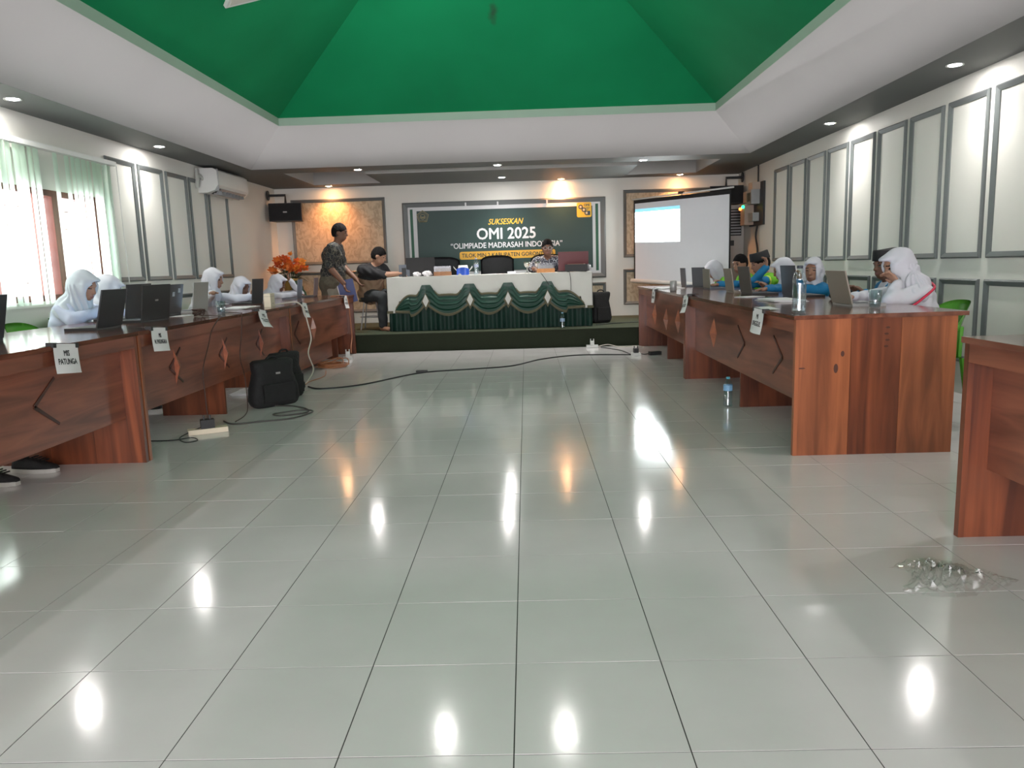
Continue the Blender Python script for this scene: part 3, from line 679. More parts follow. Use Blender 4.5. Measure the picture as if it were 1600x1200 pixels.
cable([(-2.55, 6.35, 0.786), (-2.30, 6.08, 0.786), (XF, 6.02, 0.77), (-2.266, 5.98, 0.60), (-2.27, 5.93, 0.45), (-2.28, 6.02, 0.28), (-2.26, 5.98, 0.05), (-2.22, 5.80, 0.006), (-2.20, 5.55, 0.006)], 0.004, CBROWN, 'dark cable hanging over the lozenge on the desk front')
cable([(-2.42, 7.28, 0.79), (-2.36, 7.45, 0.80), (-2.28, 7.55, 0.80), (-2.24, 7.62, 0.74), (-2.22, 7.68, 0.58), (-2.21, 7.72, 0.42), (-2.22, 7.62, 0.28), (-2.18, 7.62, 0.12), (-2.20, 7.45, 0.02), (-2.22, 7.35, 0.008)], 0.007, CWHITE, 'white cable dangling from the cream box down to the floor')
cable([(-2.45, 9.55, 0.786), (-2.30, 9.62, 0.786), (-2.26, 9.65, 0.74), (-2.25, 9.68, 0.45), (-2.24, 9.66, 0.26), (-2.22, 9.50, 0.16), (-2.20, 9.40, 0.085)], 0.006, CORANGE, 'tan cable dropping from the last paper sign to the white plug')

# ================================================================== head table with draped cloth
TX0_, TX1_, TYF, TZ = -1.90, 0.89, 10.43, 0.985
CLOTH = P('white_cloth', (0.62, 0.61, 0.58), 0.75, var=0.06, scale=5, bump=0.15, bscale=14, spec=0.2)
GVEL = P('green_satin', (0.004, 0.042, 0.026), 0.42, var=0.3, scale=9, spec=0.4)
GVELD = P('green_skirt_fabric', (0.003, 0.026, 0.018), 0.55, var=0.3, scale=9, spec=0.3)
tbl = empty('head_table', ((TX0_+TX1_)/2, 10.85, 0.246), 0, 'long head table hidden beneath the white and green cloth', 'table')
hw_ = (TX1_-TX0_)/2
MB().box(-hw_+.03, hw_-.03, -0.38, 0.38, 0.70, 0.728).build('table_top', W_FRONT, tbl)
for sx in (-1, 1):
    for sy in (-1, 1): MB().box(sx*(hw_-.09)-.025, sx*(hw_-.09)+.025, sy*.33-.025, sy*.33+.025, 0, 0.70).build('leg', W_DARKEND, tbl)
tc_ = empty('tablecloth', ((TX0_+TX1_)/2, 10.85, 0.246), 0, 'white tablecloth with green swagged skirt over the head table', 'tablecloth')
ox, oy, oz = (TX0_+TX1_)/2, 10.85, 0.246
rnd = random.Random(2)
def cloth_front(u, v):
    x = -hw_+2*hw_*u
    wav = 0.006*math.sin(x*9+1)+0.004*math.sin(x*23)
    ez = 0.50 + (0.16 if 0.045 < u < 0.955 else 0.0)
    z = TZ-oz - v*(TZ-ez)
    return (x, -0.405-0.006*v+wav*v, z)
MB().grid(cloth_front, 90, 10).build('front_drop', CLOTH, tc_, smooth=True)
tp = MB().grid(lambda u, v: (-hw_+2*hw_*u, -0.405+0.80*v, TZ-oz+0.002*math.sin(u*40)*math.sin(v*9)), 30, 8)
tp.build('top_sheet', CLOTH, tc_, smooth=True)
for s_ in (-1, 1):
    MB().grid(lambda u, v: (s_*(hw_+0.004+0.008*math.sin(u*17)*v), -0.405+0.80*u, TZ-oz-v*(TZ-0.52)), 20, 8).build('side_drop', CLOTH, tc_, smooth=True)
    MB().grid(lambda u, v: (s_*(hw_-0.07+0.085*u), -0.417, 0.285-v*0.035), 6, 2).build('gold_hem', GOLD, tc_)
def skirt(u, v):
    L1 = 2*hw_-0.01; s_ = u*(L1+1.4)-0.7
    pl = 0.014*math.sin(s_*52)+0.007*math.sin(s_*31+1)
    amp = 0.4+0.6*v; z = 0.40-v*(0.40-0.004)
    if s_ < 0: return (-hw_+0.012+pl*amp, -0.385-s_, z)
    if s_ > L1: return (hw_-0.012+pl*amp, -0.385+(s_-L1), z)
    return (-hw_+0.008+s_, -0.385+pl*amp, z)
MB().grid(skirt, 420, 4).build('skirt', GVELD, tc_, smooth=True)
SX = [-1.80, -1.375, -0.770, -0.253, 0.283, 0.79]
def zup(u):
    a = 0.455+0.035*math.sin(PI*u)
    e = min(u, 1-u)
    if e < 0.12: return 0.625
    return a if e > 0.30 else a+(0.625-a)*(1-(e-.12)/.18)**1.3
def zlo(u): return 0.375-0.155*math.sin(PI*u)
for k in range(5):
    xa, xb = SX[k]-ox, SX[k+1]-ox
    edgeL, edgeR = k == 0, k == 4
    def zu(u, eL=edgeL, eR=edgeR):
        if (eL and u < .5): return 0.30+0.19*math.sin(PI*min(.5, u))
        if (eR and u > .5): return 0.30+0.19*math.sin(PI*max(.5, u))
        return zup(u)
    def zl(u, eL=edgeL, eR=edgeR):
        if (eL and u < .5): return 0.28-0.01*math.sin(PI*u)
        if (eR and u > .5): return 0.28-0.01*math.sin(PI*u)
        return zlo(u)
    def f(u, v):
        a, b_ = zu(u), zl(u); z = a+(b_-a)*v
        fold = 0.010*math.sin(v*26+2*math.sin(PI*u))*math.sin(PI*u)
        return (xa+(xb-xa)*u, -0.425-0.030*math.sin(PI*v)*math.sin(PI*u)-fold, z)
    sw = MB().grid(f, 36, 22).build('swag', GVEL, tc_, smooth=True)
    up = [(xa+(xb-xa)*u, -0.437, zu(u)) for u in [0.02+0.96*q/26 for q in range(27)] if (u > .20 or edgeL) and (u < .80 or edgeR)]
    lo = [(xa+(xb-xa)*u, -0.445, zl(u)-0.004) for u in [q/26 for q in range(27)]]
    def ribbon(pts, w2): 
        m = MB(); m.rings([[(p[0], p[1], p[2]-w2), (p[0], p[1]-0.004, p[2]), (p[0], p[1], p[2]+w2)] for p in pts], closed=False); return m
    ribbon(up, 0.014).build('gold_fringe', GOLD, sw); ribbon(lo, 0.018).build('gold_fringe', GOLD, sw)
for x in SX[1:-1]:
    xx = x-ox
    g = MB().prism([(xx, -0.452, 0.28), (xx+0.062, -0.452, 0.395), (xx, -0.452, 0.52), (xx-0.062, -0.452, 0.395)], (0, 0.006, 0)).build('lozenge_border', GOLD, tc_)
    MB().prism([(xx, -0.459, 0.325), (xx+0.042, -0.459, 0.41), (xx, -0.459, 0.50), (xx-0.042, -0.459, 0.41)], (0, 0.006, 0)).build('white_lozenge', CLOTH, tc_)

# ---- things on the head table
def tissue_box(x, y, label, w_=0.20, orange=False):
    o = empty('tissue_holder', (x, y, TZ+0.003), 0.05, label, 'tissue holder')
    MB().box(-w_/2, w_/2, -0.06, 0.06, 0, 0.055).build('tray', P('carton_brown', (0.30, 0.13, 0.05) if not orange else (0.55, 0.23, 0.07), 0.5, var=0.3, scale=30), o, bevel=0.004)
    MB().box(-w_/2+.004, w_/2-.004, -0.056, 0.056, 0.055, 0.13).build('clear_cover', glass('acrylic', (0.72, 0.74, 0.76), 0.97, 0.15), o)
    MB().box(-w_/2+.02, w_/2-.02, -0.045, 0.045, 0.056, 0.10).build('tissues', P('tissue_grey', (0.42, 0.42, 0.44), 0.7, var=0.2) if orange else P('brown_packs', (0.16, 0.12, 0.08), 0.6, var=0.5, scale=40), o)
tissue_box(-1.15, 10.62, 'clear lidded box with brown packets on the head table', 0.24)
tissue_box(0.27, 10.60, 'clear box with white tissues and orange base on the head table', 0.24, True)
# blue and white tissue pack
o = empty('tissue_pack', (-0.865, 10.60, TZ+0.003), 0, 'blue and white soft tissue pack on the head table', 'tissue pack')
MB().grid(lambda u, v: (-0.085+0.17*u, -0.055+0.01*math.sin(u*7), 0.085*v+0.02*math.sin(PI*u)*v), 10, 6).build('front_print', P('pack_blue', (0.02, 0.09, 0.55), 0.35, var=0.1), o, smooth=True)
MB().rings([[(sx*(0.09-0.03*t), sy*(0.052-0.045*t), 0.0+0.135*t) for sx, sy in ((-1, -1), (-.4, -1.02), (.4, -1.02), (1, -1), (1, 1), (-1, 1))] for t in (0, .35, .7, 1)]).build('pack_body', WPLAST, o, smooth=True)
for s_ in (-1, 1): MB().prism([(s_*0.085, -.02, .06), (s_*0.13, -.02, .115), (s_*.13, .02, .10), (s_*0.085, .02, .05)], (0, 0, .01)).build('pack_ear', WPLAST, o)
bottle(-0.685, 10.62, TZ+0.003, 0.033, 0.225, 'clear water bottle on the head table beside the blue tissue pack', (0.3, 0.4, 0.6), (0.45, 0.62, (0.35, 0.40, 0.55)))
for k, (x, y, s_) in enumerate(((-1.50, 10.56, 8), (-1.36, 10.60, 9))):
    crumple('crumpled_napkin', (x, y, TZ+0.003), 0.05+0.01*k, PAPER, ['single white crumpled napkin beside the grey tablet', 'heap of white crumpled napkins by the clear lidded box'][k], 'napkin', s_)
for x, lb in ((0.015, 'glass goblet standing alone before the empty black chair'), (0.165, 'glass goblet standing against the clear tissue box')):
    o = empty('goblet', (x, 10.64, TZ+0.003), 0, lb, 'goblet')
    MB().lathe([(0.036, 0), (0.034, 0.005), (0.008, 0.012), (0.006, 0.06), (0.012, 0.075)], 18).build('stem', glass('goblet_stem', (0.85, 0.85, 0.8), 0.45), o, smooth=True)
    MB().lathe([(0.012, 0.075), (0.034, 0.095), (0.044, 0.13), (0.046, 0.155), (0.043, 0.155), (0.03, 0.10)], 18, cap1=False).build('bowl', glass('goblet_bowl', (0.8, 0.8, 0.72), 0.45), o, smooth=True)
# black laptop, grey tablet, maroon laptop, projector
laptop(-1.47, 10.78, PI/2, 0.40, 0.245, BLACK, BLACK, 'black laptop on the head table behind the white napkins', 10, z=TZ+.004)
laptop(0.66, 10.78, PI/2, 0.42, 0.26, P('maroon_lid', (0.10, 0.014, 0.018), 0.4, var=0.1), BLACK, 'maroon laptop on the head table before the seated man in glasses', 8, z=TZ+.004)
o = empty('tablet_stand', (-1.70, 10.74, TZ+0.003), 0.1, 'grey tablet propped up at the corner of the head table', 'tablet')
Rt = Matrix.Rotation(-0.25, 4, 'X')
MB().box(-0.075, 0.075, -0.008, 0, 0.0, 0.17, Rt).build('tablet_body', SLATE, o, bevel=0.004)
MB().box(-0.03, 0.03, -0.04, -0.03, 0.0, 0.13, Matrix.Rotation(0.18, 4, 'X')).build('prop', DARK, o)
MB().box(-0.068, 0.068, 0, 0.001, 0.01, 0.16, Rt).build('tablet_screen', SCR, o)
o = empty('projector', (0.70, 10.56, TZ+0.003), -0.2, 'black projector resting on the corner of the head table', 'projector')
MB().box(-0.155, 0.155, -0.10, 0.10, 0.008, 0.10).build('projector_body', BLACK, o, bevel=0.012, seg=2)
MB().box(-0.12, 0.10, -0.09, 0.09, 0.10, 0.106).build('lid_plate', P('copper_plate', (0.30, 0.15, 0.09), 0.4), o)
lens = MB().lathe([(0.032, 0), (0.035, 0.03), (0.028, 0.034), (0.001, 0.02)], 18).build('lens', P('lens_white', (0.5, 0.5, 0.52), 0.15), o, smooth=True)
lens.matrix_local = Matrix.Translation((0.15, 0.02, 0.055)) @ Matrix.Rotation(PI/2, 4, 'Y')
for sx in (-.12, .12): MB().lathe([(0.012, 0), (0.012, 0.01)], 10, (sx, -0.07, 0)).build('foot', BLACK, o)
sheet(-0.42, 10.60, 0.28, 0.10, 0.0, 'thin white papers on the head table by the bottle', 2, TZ+0.003)
o = empty('microphone_base', (-0.20, 10.58, TZ+0.003), 0, 'small grey remote unit on the head table before the empty chair', 'remote unit')
MB().box(-0.055, 0.055, -0.02, 0.02, 0, 0.03).build('unit_body', GREYMET, o, bevel=0.005)
for q in range(4): MB().box(-0.04+q*.022, -0.028+q*.022, -0.012, 0.012, 0.03, 0.033).build('button', BLACK, o)
cable([(0.20, 10.50, TZ+.006), (0.20, 10.42, TZ), (0.24, 10.412, 0.93), (0.30, 10.41, 0.83)], 0.004, CBLACK, 'black cable slipping over the cloth edge by the tissue box', 6)
cable([(0.58, 10.50, TZ+.006), (0.585, 10.42, TZ), (0.60, 10.412, 0.88), (0.60, 10.41, 0.74)], 0.004, CBLACK, 'black cable hanging down the cloth below the projector', 6)

# ---- black office chairs behind the table
LEATHER = P('black_leather', (0.014, 0.015, 0.017), 0.45, var=0.25, scale=20)
def office_chair(x, y, rz, label, w_=0.50):
    o = empty('office_chair', (x, y, 0.246), rz, label, 'chair', 'black office chairs')
    MB().grid(lambda u, v: (-w_/2+w_*u, 0.24+0.03*math.cos(PI*(u-.5))+0.05*v, 0.46+0.55*v-0.06*abs(2*u-1)**4*v), 12, 10).build('backrest', LEATHER, o, smooth=True, solid=0.06)
    MB().box(-w_/2+.02, w_/2-.02, -0.25, 0.24, 0.40, 0.48).build('seat', LEATHER, o, bevel=0.03, seg=2)
    for s_ in (-1, 1):
        MB().tube(spline([(s_*w_/2, 0.22, 0.60), (s_*(w_/2+.03), 0.0, 0.66), (s_*(w_/2+.02), -0.2, 0.64), (s_*(w_/2-.03), -0.16, 0.44)], 5), 0.018, 8).build('armrest', BLACK, o, smooth=True)
    MB().lathe([(0.03, 0.06), (0.03, 0.40)], 12).build('gas_column', BLACK, o, smooth=True)
    for k in range(5):
        a = k*2*PI/5; ft = MB().tube([(0, 0, 0.09), (0.28*math.cos(a), 0.28*math.sin(a), 0.055)], 0.02, 8).build('foot', BLACK, o)
        MB().ball((0.28*math.cos(a), 0.28*math.sin(a), 0.03), 0.028, 10, 6).build('caster', BLACK, ft)
office_chair(-1.30, 11.32, 0, 'wide black office chair behind the black laptop', 0.62)
office_chair(-0.43, 11.32, 0, 'empty black office chair behind the grey remote unit')
office_chair(0.33, 11.62, 0, 'black office chair under the man in glasses')

# ================================================================== banner on the back wall
BG = P('banner_green', (0.0115, 0.042, 0.036), 0.5, var=0.18, scale=2.2)
BW = P('banner_white', (0.62, 0.63, 0.64), 0.5, var=0.03); BGR = P('banner_stripe', (0.004, 0.085, 0.04), 0.5, var=0.1)
BY = P('banner_yellow', (0.62, 0.34, 0.03), 0.5, var=0.05); BYT = P('banner_yellow_text', (0.78, 0.48, 0.03), 0.5, var=0.05)
bx0, bx1, bz0, bz1 = -1.855, 1.20, 0.93, 2.055
bc = ((bx0+bx1)/2, YB-0.002, (bz0+bz1)/2); bw, bhh = bx1-bx0, bz1-bz0
ba = empty('event_banner', bc, 0, 'dark green event banner with OMI 2025 lettering on the back wall', 'banner')
MB().box(-bw/2, bw/2, -0.012, 0, -bhh/2, bhh/2).build('white_backing', BW, ba)
sh = MB().box(-bw/2+0.14, bw/2-0.125, -0.020, -0.012, -bhh/2+0.10, bhh/2-0.06).build('green_sheet', BG, ba)
for s_ in (-1, 1): MB().box(s_*(bw/2-0.055)-0.022, s_*(bw/2-0.055)+0.022, -0.016, -0.012, -bhh/2+0.05, bhh/2-0.03).build('green_stripe', BGR, ba)
def T4(x, z, y=-0.021): return Matrix.Translation((x, y, z)) @ Matrix.Rotation(PI/2, 4, 'X')
dx = -0.02-bc[0]*0  # lettering centre relative to the board
lx = lambda X: X-bc[0]; lz = lambda Z: Z-bc[2]
lettering('lettering_sukseskan', 'SUKSESKAN', 0.125, BYT, sh, T4(lx(-0.30), lz(1.79)), 0.012, 0.35, width=0.56)
lettering('lettering_title', 'OMI 2025', 0.245, BW, sh, T4(lx(-0.30), lz(1.60)), 0.022, 0, width=0.93)
lettering('lettering_subtitle', '\u201cOLIMPIADE MADRASAH INDONESIA\u201d', 0.12, BW, sh, T4(lx(-0.30), lz(1.425)), 0.016, 0, width=1.78)
m = MB(); hw2, hz = 0.765, 0.062; pts = []
for cx, cz, a0 in ((hw2-.03, hz-.03, 0), (-hw2+.03, hz-.03, PI/2), (-hw2+.03, -hz+.03, PI), (hw2-.03, -hz+.03, 1.5*PI)):
    for q in range(5): pts.append((lx(-0.29)+cx+.03*math.cos(a0+q*PI/8), -0.0235, lz(1.275)+cz+.03*math.sin(a0+q*PI/8)))
yb_ = m.prism(pts, (0, 0.003, 0)).build('yellow_strip', BY, sh)
lettering('lettering_place', 'TILOK MIN 2 KABUPATEN GORONTALO', 0.088, P('banner_dark_text', (0.012, 0.03, 0.028), 0.6), yb_, T4(lx(-0.29), lz(1.273), -0.0245), 0.018, 0, width=1.46)
# emblem: pentagon outline with inner book shape
def ring(pts, wd, y): 
    m = MB(); c = sum((Vector(p) for p in pts), Vector())/len(pts); n = len(pts)
    for k in range(n):
        a, b_ = Vector(pts[k]), Vector(pts[(k+1) % n]); ai, bi = a+(c-a)*wd, b_+(c-b_)*wd
        m.prism([a, b_, bi, ai], (0, 0.0015, 0))
    return m
GOLDP = P('emblem_gold', (0.19, 0.17, 0.08), 0.5, var=0.2, scale=30)
ex, ez = lx(-1.62), lz(1.905)
pent = lambda r: [(ex+r*math.sin(2*PI*k/5), -0.0215, ez+r*math.cos(2*PI*k/5)) for k in range(5)]
em = ring(pent(0.105), 0.14, 0).build('emblem', GOLDP, sh)
ring(pent(0.078), 0.10, 0).build('emblem_inner_line', GOLDP, em)
ring([(ex+0.045*math.cos(k*PI/6), -0.0215, ez+0.045*math.sin(k*PI/6)) for k in range(12)], 0.25, 0).build('emblem_wreath', GOLDP, em)
MB().prism([(ex-.03, -.0215, ez-.015), (ex, -.0215, ez-.025), (ex+.03, -.0215, ez-.015), (ex+.03, -.0215, ez+.01), (ex, -.0215, ez), (ex-.03, -.0215, ez+.01)], (0, .0015, 0)).build('emblem_book', GOLDP, em)
MB().box(ex-.055, ex+.055, -.0215, -.020, ez-.082, ez-.066).build('emblem_ribbon', GOLDP, em)
# yellow badge with linked rings and the letters OMI
gx, gz = lx(0.945), lz(1.935); pts = []
for cx, cz, a0 in ((.09, .09, 0), (-.09, .09, PI/2), (-.09, -.09, PI), (.09, -.09, 1.5*PI)):
    for q in range(5): pts.append((gx+cx+.025*math.cos(a0+q*PI/8), -0.0235, gz+cz+.025*math.sin(a0+q*PI/8)))
bd = MB().prism(pts, (0, 0.003, 0)).build('badge', BYT, sh)
NAVY = P('badge_slate', (0.03, 0.055, 0.075), 0.5)
for k, (qx, qz) in enumerate(((-.055, .045), (-.005, .0), (.04, -.05))):
    ring([(gx+qx+0.036*math.cos(a*PI/8), -0.0255, gz+qz+0.036*math.sin(a*PI/8)) for a in range(16)], 0.42, 0).build('badge_ring', NAVY, bd)
    MB().box(gx+qx-.01, gx+qx+.01, -.0262, -.0255, gz+qz-.01, gz+qz+.01).build('badge_dot', BW, bd)
lettering('badge_lettering', 'OMI', 0.05, NAVY, bd, T4(gx+.04, gz+.07, -0.0245), 0.03, width=0.085)
for q in range(3): MB().box(gx+.025, gx+.095-.015*q, -.0262, -.0245, gz+.030-q*.016, gz+.036-q*.016).build('badge_line', NAVY, bd)
MB().box(gx+.055, gx+.095, -.0262, -.0245, gz-.085, gz-.02).build('badge_block', NAVY, bd)
for k, xx in enumerate((-0.93, -0.42, 0.36)):
    MB().box(lx(xx)-.012, lx(xx)+.012, -0.035, -0.012, bhh/2+0.0, bhh/2+0.05).build('tape', BW, ba)

# ================================================================== projection screen on its stand
SCREEN = P('screen_fabric', (0.66, 0.68, 0.72), 0.8, var=0.02, spec=0.1)
c1, c2 = Vector((1.70, 12.18, 0)), Vector((2.90, 11.02, 0)); ax = (c2-c1); LS = ax.length; ax.normalize(); nn = Vector((ax.y, -ax.x, 0))
ps = empty('projection_screen', (*((c1+c2)/2).xy, 0.246), math.atan2(ax.y, ax.x), 'white projection screen on a stand with a bright projected patch', 'projection screen')
h2 = LS/2; z0a, z0b, z1a, z1b = 0.825-.246, 0.72-.246, 2.04-.246, 2.055-.246
def sc(u, v, y=0.0): 
    a = z0a+(z0b-z0a)*u; b_ = z1a+(z1b-z1a)*u
    return (-h2+LS*u, y, a+(b_-a)*v)
def band(name, u0, u1, v0, v1, m, y=-0.001, t=0.003): 
    return MB().prism([sc(u0, v0, y), sc(u1, v0, y), sc(u1, v1, y), sc(u0, v1, y)], (0, t, 0)).build(name, m, ps)
band('black_border', 0, 1, 0, 1, BLACKM, 0.001)
fab = band('white_fabric', 0.016, 0.985, 0.0, 0.955, SCREEN, -0.002)
def proj_mat():  # emission in place of light thrown onto the fabric
    m, N, L, b = newmat('projected_picture'); tc = N.new('ShaderNodeTexCoord'); sp = N.new('ShaderNodeSeparateXYZ'); L.new(tc.outputs['Generated'], sp.inputs[0])
    r = N.new('ShaderNodeValToRGB'); r.color_ramp.interpolation = 'CONSTANT'; r.color_ramp.elements[0].color = (0.93, 1.0, 1.0, 1); r.color_ramp.elements[1].position = 0.90; r.color_ramp.elements[1].color = (0.003, 0.034, 0.047, 1)
    L.new(sp.outputs['Z'], r.inputs['Fac']); L.new(r.outputs['Color'], b.inputs['Emission Color']); b.inputs['Emission Strength'].default_value = 9.0; b.inputs['Base Color'].default_value = (0.6, 0.62, 0.65, 1)
    return m
MB().prism([sc(0.018, 0.475, -0.004), sc(0.50, 0.475, -0.004), sc(0.50, 0.885, -0.004), sc(0.018, 0.885, -0.004)], (0, 0.002, 0)).build('projected_picture', proj_mat(), fab)
MB().tube([(-h2-0.05, 0, z0a-0.02), (h2+0.05, 0, z0b-0.02)], 0.033, 14).build('roller_case', WPLAST, ps, smooth=True)
MB().tube([(-h2-0.02, 0, z1a+0.01), (h2+0.04, 0, z1b+0.03)], 0.013, 10).build('top_bar', WPLAST, ps, smooth=True)
MB().box(-0.02, 0.06, -0.02, 0.03, z1a+.025, z1a+.06).build('handle', BLACK, ps)
MB().tube([(0, 0.05, 0.0), (0, 0.05, z1a+.05)], 0.015, 10).build('pole', BLACK, ps)
for a in (PI/2, PI*7/6, PI*11/6): MB().tube([(0, 0.05, 0.28), (0.36*math.cos(a), 0.05+0.36*math.sin(a), 0.01)], 0.012, 8).build('leg', BLACK, ps)

# ================================================================== loudspeakers on wall arms
def speaker(x, y, z, rz, label, wx, sx):
    o = empty('loudspeaker', (x, y, z), rz, label, 'loudspeaker', 'wall loudspeakers')
    MB().rings([[(-.25, -.13, zz), (.25, -.13, zz), (.21, .13, zz), (-.21, .13, zz)] for zz in (0, .27)]).build('cabinet', BLACK, o, bevel=0.008)
    gr = MB().box(-.24, .24, -.142, -.131, .012, .258).build('grille', BLACKM, o, bevel=0.006)
    MB().box(-.03, .03, -.145, -.142, .125, .145).build('badge', SILVER, gr)
    ar = MB().tube([(sx*0.02, 0.02, 0.265), (sx*0.02, 0.02, 0.40), (wx, 0.02, 0.40)], 0.02, 8).build('wall_arm', BLACK, o)
    MB().tube([(wx-sx*0.0, 0.02, 0.40), (wx+sx*-0.015, 0.02, 0.40)], 0.075, 16).build('wall_plate', BLACK, ar)
speaker(-3.665, 12.0, 1.875, 0.06, 'black loudspeaker hanging beside the patterned wall panel above the flowers', -0.288, -1)
speaker(3.085, 12.08, 1.925, -0.06, 'black loudspeaker hanging behind the projection screen', 0.268, 1)

# ================================================================== air conditioners
ac = empty('split_air_conditioner', (XL, 10.02, 2.09), PI/2, 'white wall air conditioner with open louvre mounted beside the panels', 'air conditioner')
# local: x along the wall, -y into the room
m = MB(); prof = [(0, 0.29), (-0.19, 0.29), (-0.235, 0.26), (-0.245, 0.09), (-0.20, 0.03), (-0.10, 0.0), (0, 0.0)]
m.rings([[(x, yv_, zv) for yv_, zv in prof] for x in (-0.52, -0.50, 0.50, 0.52)])
bod = m.build('ac_body', WPLAST, ac, bevel=0.004)
MB().prism([(-0.42, -0.232, 0.052), (0.44, -0.232, 0.052), (0.44, -0.115, -0.004), (-0.42, -0.115, -0.004)], (0, -0.004, -0.004)).build('air_slot', BLACK, ac)
for q in range(3):
    t = q/2; MB().box(-0.41, 0.43, -0.004, 0.004, -0.014, 0.014, Matrix.Translation((0, -0.225+0.08*t, 0.040-0.045*t)) @ Matrix.Rotation(0.6, 4, 'X')).build('louvre', GREYMET, ac)
for q in range(8): MB().box(-0.36+q*.105, -0.354+q*.105, -0.225, -0.125, -0.012, 0.03).build('vane', GREYMET, ac)
MB().box(-0.50, -0.497, -0.247, -0.0, 0.02, 0.28).build('panel_seam', GREYMET, ac)
MB().tube(spline([(-0.50, -0.06, 0.15), (-0.58, -0.04, 0.20), (-0.62, -0.03, 0.05), (-0.60, -0.03, 0.28)], 5), 0.02, 8).build('pipe', P('pipe_wrap', (0.42, 0.43, 0.40), 0.7), ac)
fa = empty('standing_air_conditioner', (3.12, 12.17, 0.246), 0, 'tall grey standing air conditioner in the corner behind the screen', 'air conditioner')
MB().box(-0.24, 0.24, -0.17, 0.20, 0.0, 1.66).build('ac_cabinet', P('aged_white', (0.42, 0.40, 0.37), 0.5), fa, bevel=0.02, seg=2)
MB().box(-0.20, 0.20, -0.176, -0.169, 1.20, 1.60).build('outlet_recess', BLACK, fa)
for q in range(9): MB().box(-0.19, 0.19, -0.185, -0.176, 1.22+q*.043, 1.238+q*.043).build('outlet_slat', GREYMET, fa)
MB().box(-0.09, 0.09, -0.176, -0.169, 1.05, 1.13).build('control_panel', DARK, fa)
MB().box(-0.20, 0.20, -0.175, -0.169, 0.10, 0.55).build('intake_grille', GREYMET, fa)

# ================================================================== electrical board on the right wall
eb = empty('electrical_board', (XR, 11.30, 1.56), -PI/2, 'black electrical board with meter boxes and pilot lamps on the wall', 'electrical board')
MB().box(-0.36, 0.30, -0.03, 0, 0.0, 0.60).build('backboard', BLACK, eb)
CRE = P('meter_cream', (0.42, 0.33, 0.26), 0.5); MET = P('meter_grey', (0.30, 0.31, 0.31), 0.4)
b1 = MB().box(-0.36, -0.14, -0.16, -0.03, 0.02, 0.32).build('breaker_box', CRE, eb, bevel=0.006)
MB().box(-0.10, 0.14, -0.15, -0.03, 0.30, 0.50).build('meter_box', MET, eb, bevel=0.008)
MB().box(-0.06, 0.10, -0.156, -0.15, 0.34, 0.46).build('meter_window', GLASS, eb)
MB().box(-0.34, -0.18, -0.13, -0.03, 0.34, 0.50).build('timer_box', CRE, eb, bevel=0.006)
MB().box(-0.04, 0.16, -0.14, -0.03, 0.50, 0.60).build('terminal_cover', CRE, eb, bevel=0.006)
MB().box(-0.08, 0.12, -0.12, -0.03, 0.06, 0.18).build('socket_box', MET, eb, bevel=0.006)
MB().ball((-0.18, -0.175, 0.28), 0.024, 12, 8).build('pilot_lamp', emit('pilot_green', (0.02, 0.9, 0.35), 2.5), eb, smooth=True)
MB().ball((-0.32, -0.175, 0.26), 0.024, 12, 8).build('pilot_lamp', emit('pilot_orange', (1.0, 0.22, 0.04), 2.5), eb, smooth=True)
MB().tube([(0.02, -0.02, 0.60), (0.02, -0.02, 0.845)], 0.012, 8).build('conduit', BLACK, eb)
MB().tube(spline([(0.05, -0.03, 0.0), (0.02, -0.04, -0.15), (0.08, -0.03, -0.35), (0.05, -0.03, -0.55), (0.06, -0.03, -0.9)], 6), 0.014, 8).build('hanging_wire', BLACK, eb)

# ================================================================== flower arrangement
fl = empty('flower_arrangement', (-3.52, 11.45, 0.246), 0, 'orange artificial flowers in a gold vase stand in the corner', 'flowers')
MB().lathe([(0.15, 0), (0.14, 0.03), (0.04, 0.06), (0.03, 0.30), (0.05, 0.40), (0.08, 0.52), (0.13, 0.72), (0.15, 0.76), (0.13, 0.76), (0.02, 0.66)], 20).build('vase', P('gold_vase', (0.34, 0.20, 0.05), 0.35, 0.4, var=0.2), fl, smooth=True)
LEAF = P('leaf_green', (0.012, 0.05, 0.018), 0.5, var=0.3); LEAFD = P('leaf_dark', (0.02, 0.022, 0.012), 0.5, var=0.3)
PET = [P('petal_orange', (0.78, 0.20, 0.035), 0.5, var=0.25, scale=40), P('petal_red', (0.66, 0.12, 0.03), 0.5, var=0.25, scale=40), P('petal_yellow', (0.75, 0.30, 0.04), 0.5, var=0.2, scale=40)]
rnd = random.Random(11)
def leaf_mesh(L_, w_): return MB().grid(lambda u, v: (L_*u, w_*math.sin(PI*u**.8)*(v-.5), -0.3*L_*u*u+0.03*abs(v-.5)*L_), 6, 2).mesh(smooth=True)
for k in range(16):
    a = rnd.uniform(0, 2*PI); o = link_mesh('leaf', leaf_mesh(rnd.uniform(.18, .34), rnd.uniform(.06, .12)), LEAF if k % 2 else LEAFD, fl, (0.05*math.cos(a), 0.05*math.sin(a), .74+rnd.uniform(-.02, .12)))
    o.rotation_euler = (0, rnd.uniform(-.9, .1), a)
for x_, z_ in ((0.16, 0.68), (0.20, 0.59)):
    o = link_mesh('leaf', leaf_mesh(0.30, 0.22), LEAF, fl, (x_-0.05, -0.12, z_+.05)); o.rotation_euler = (0, 1.2, -0.6)
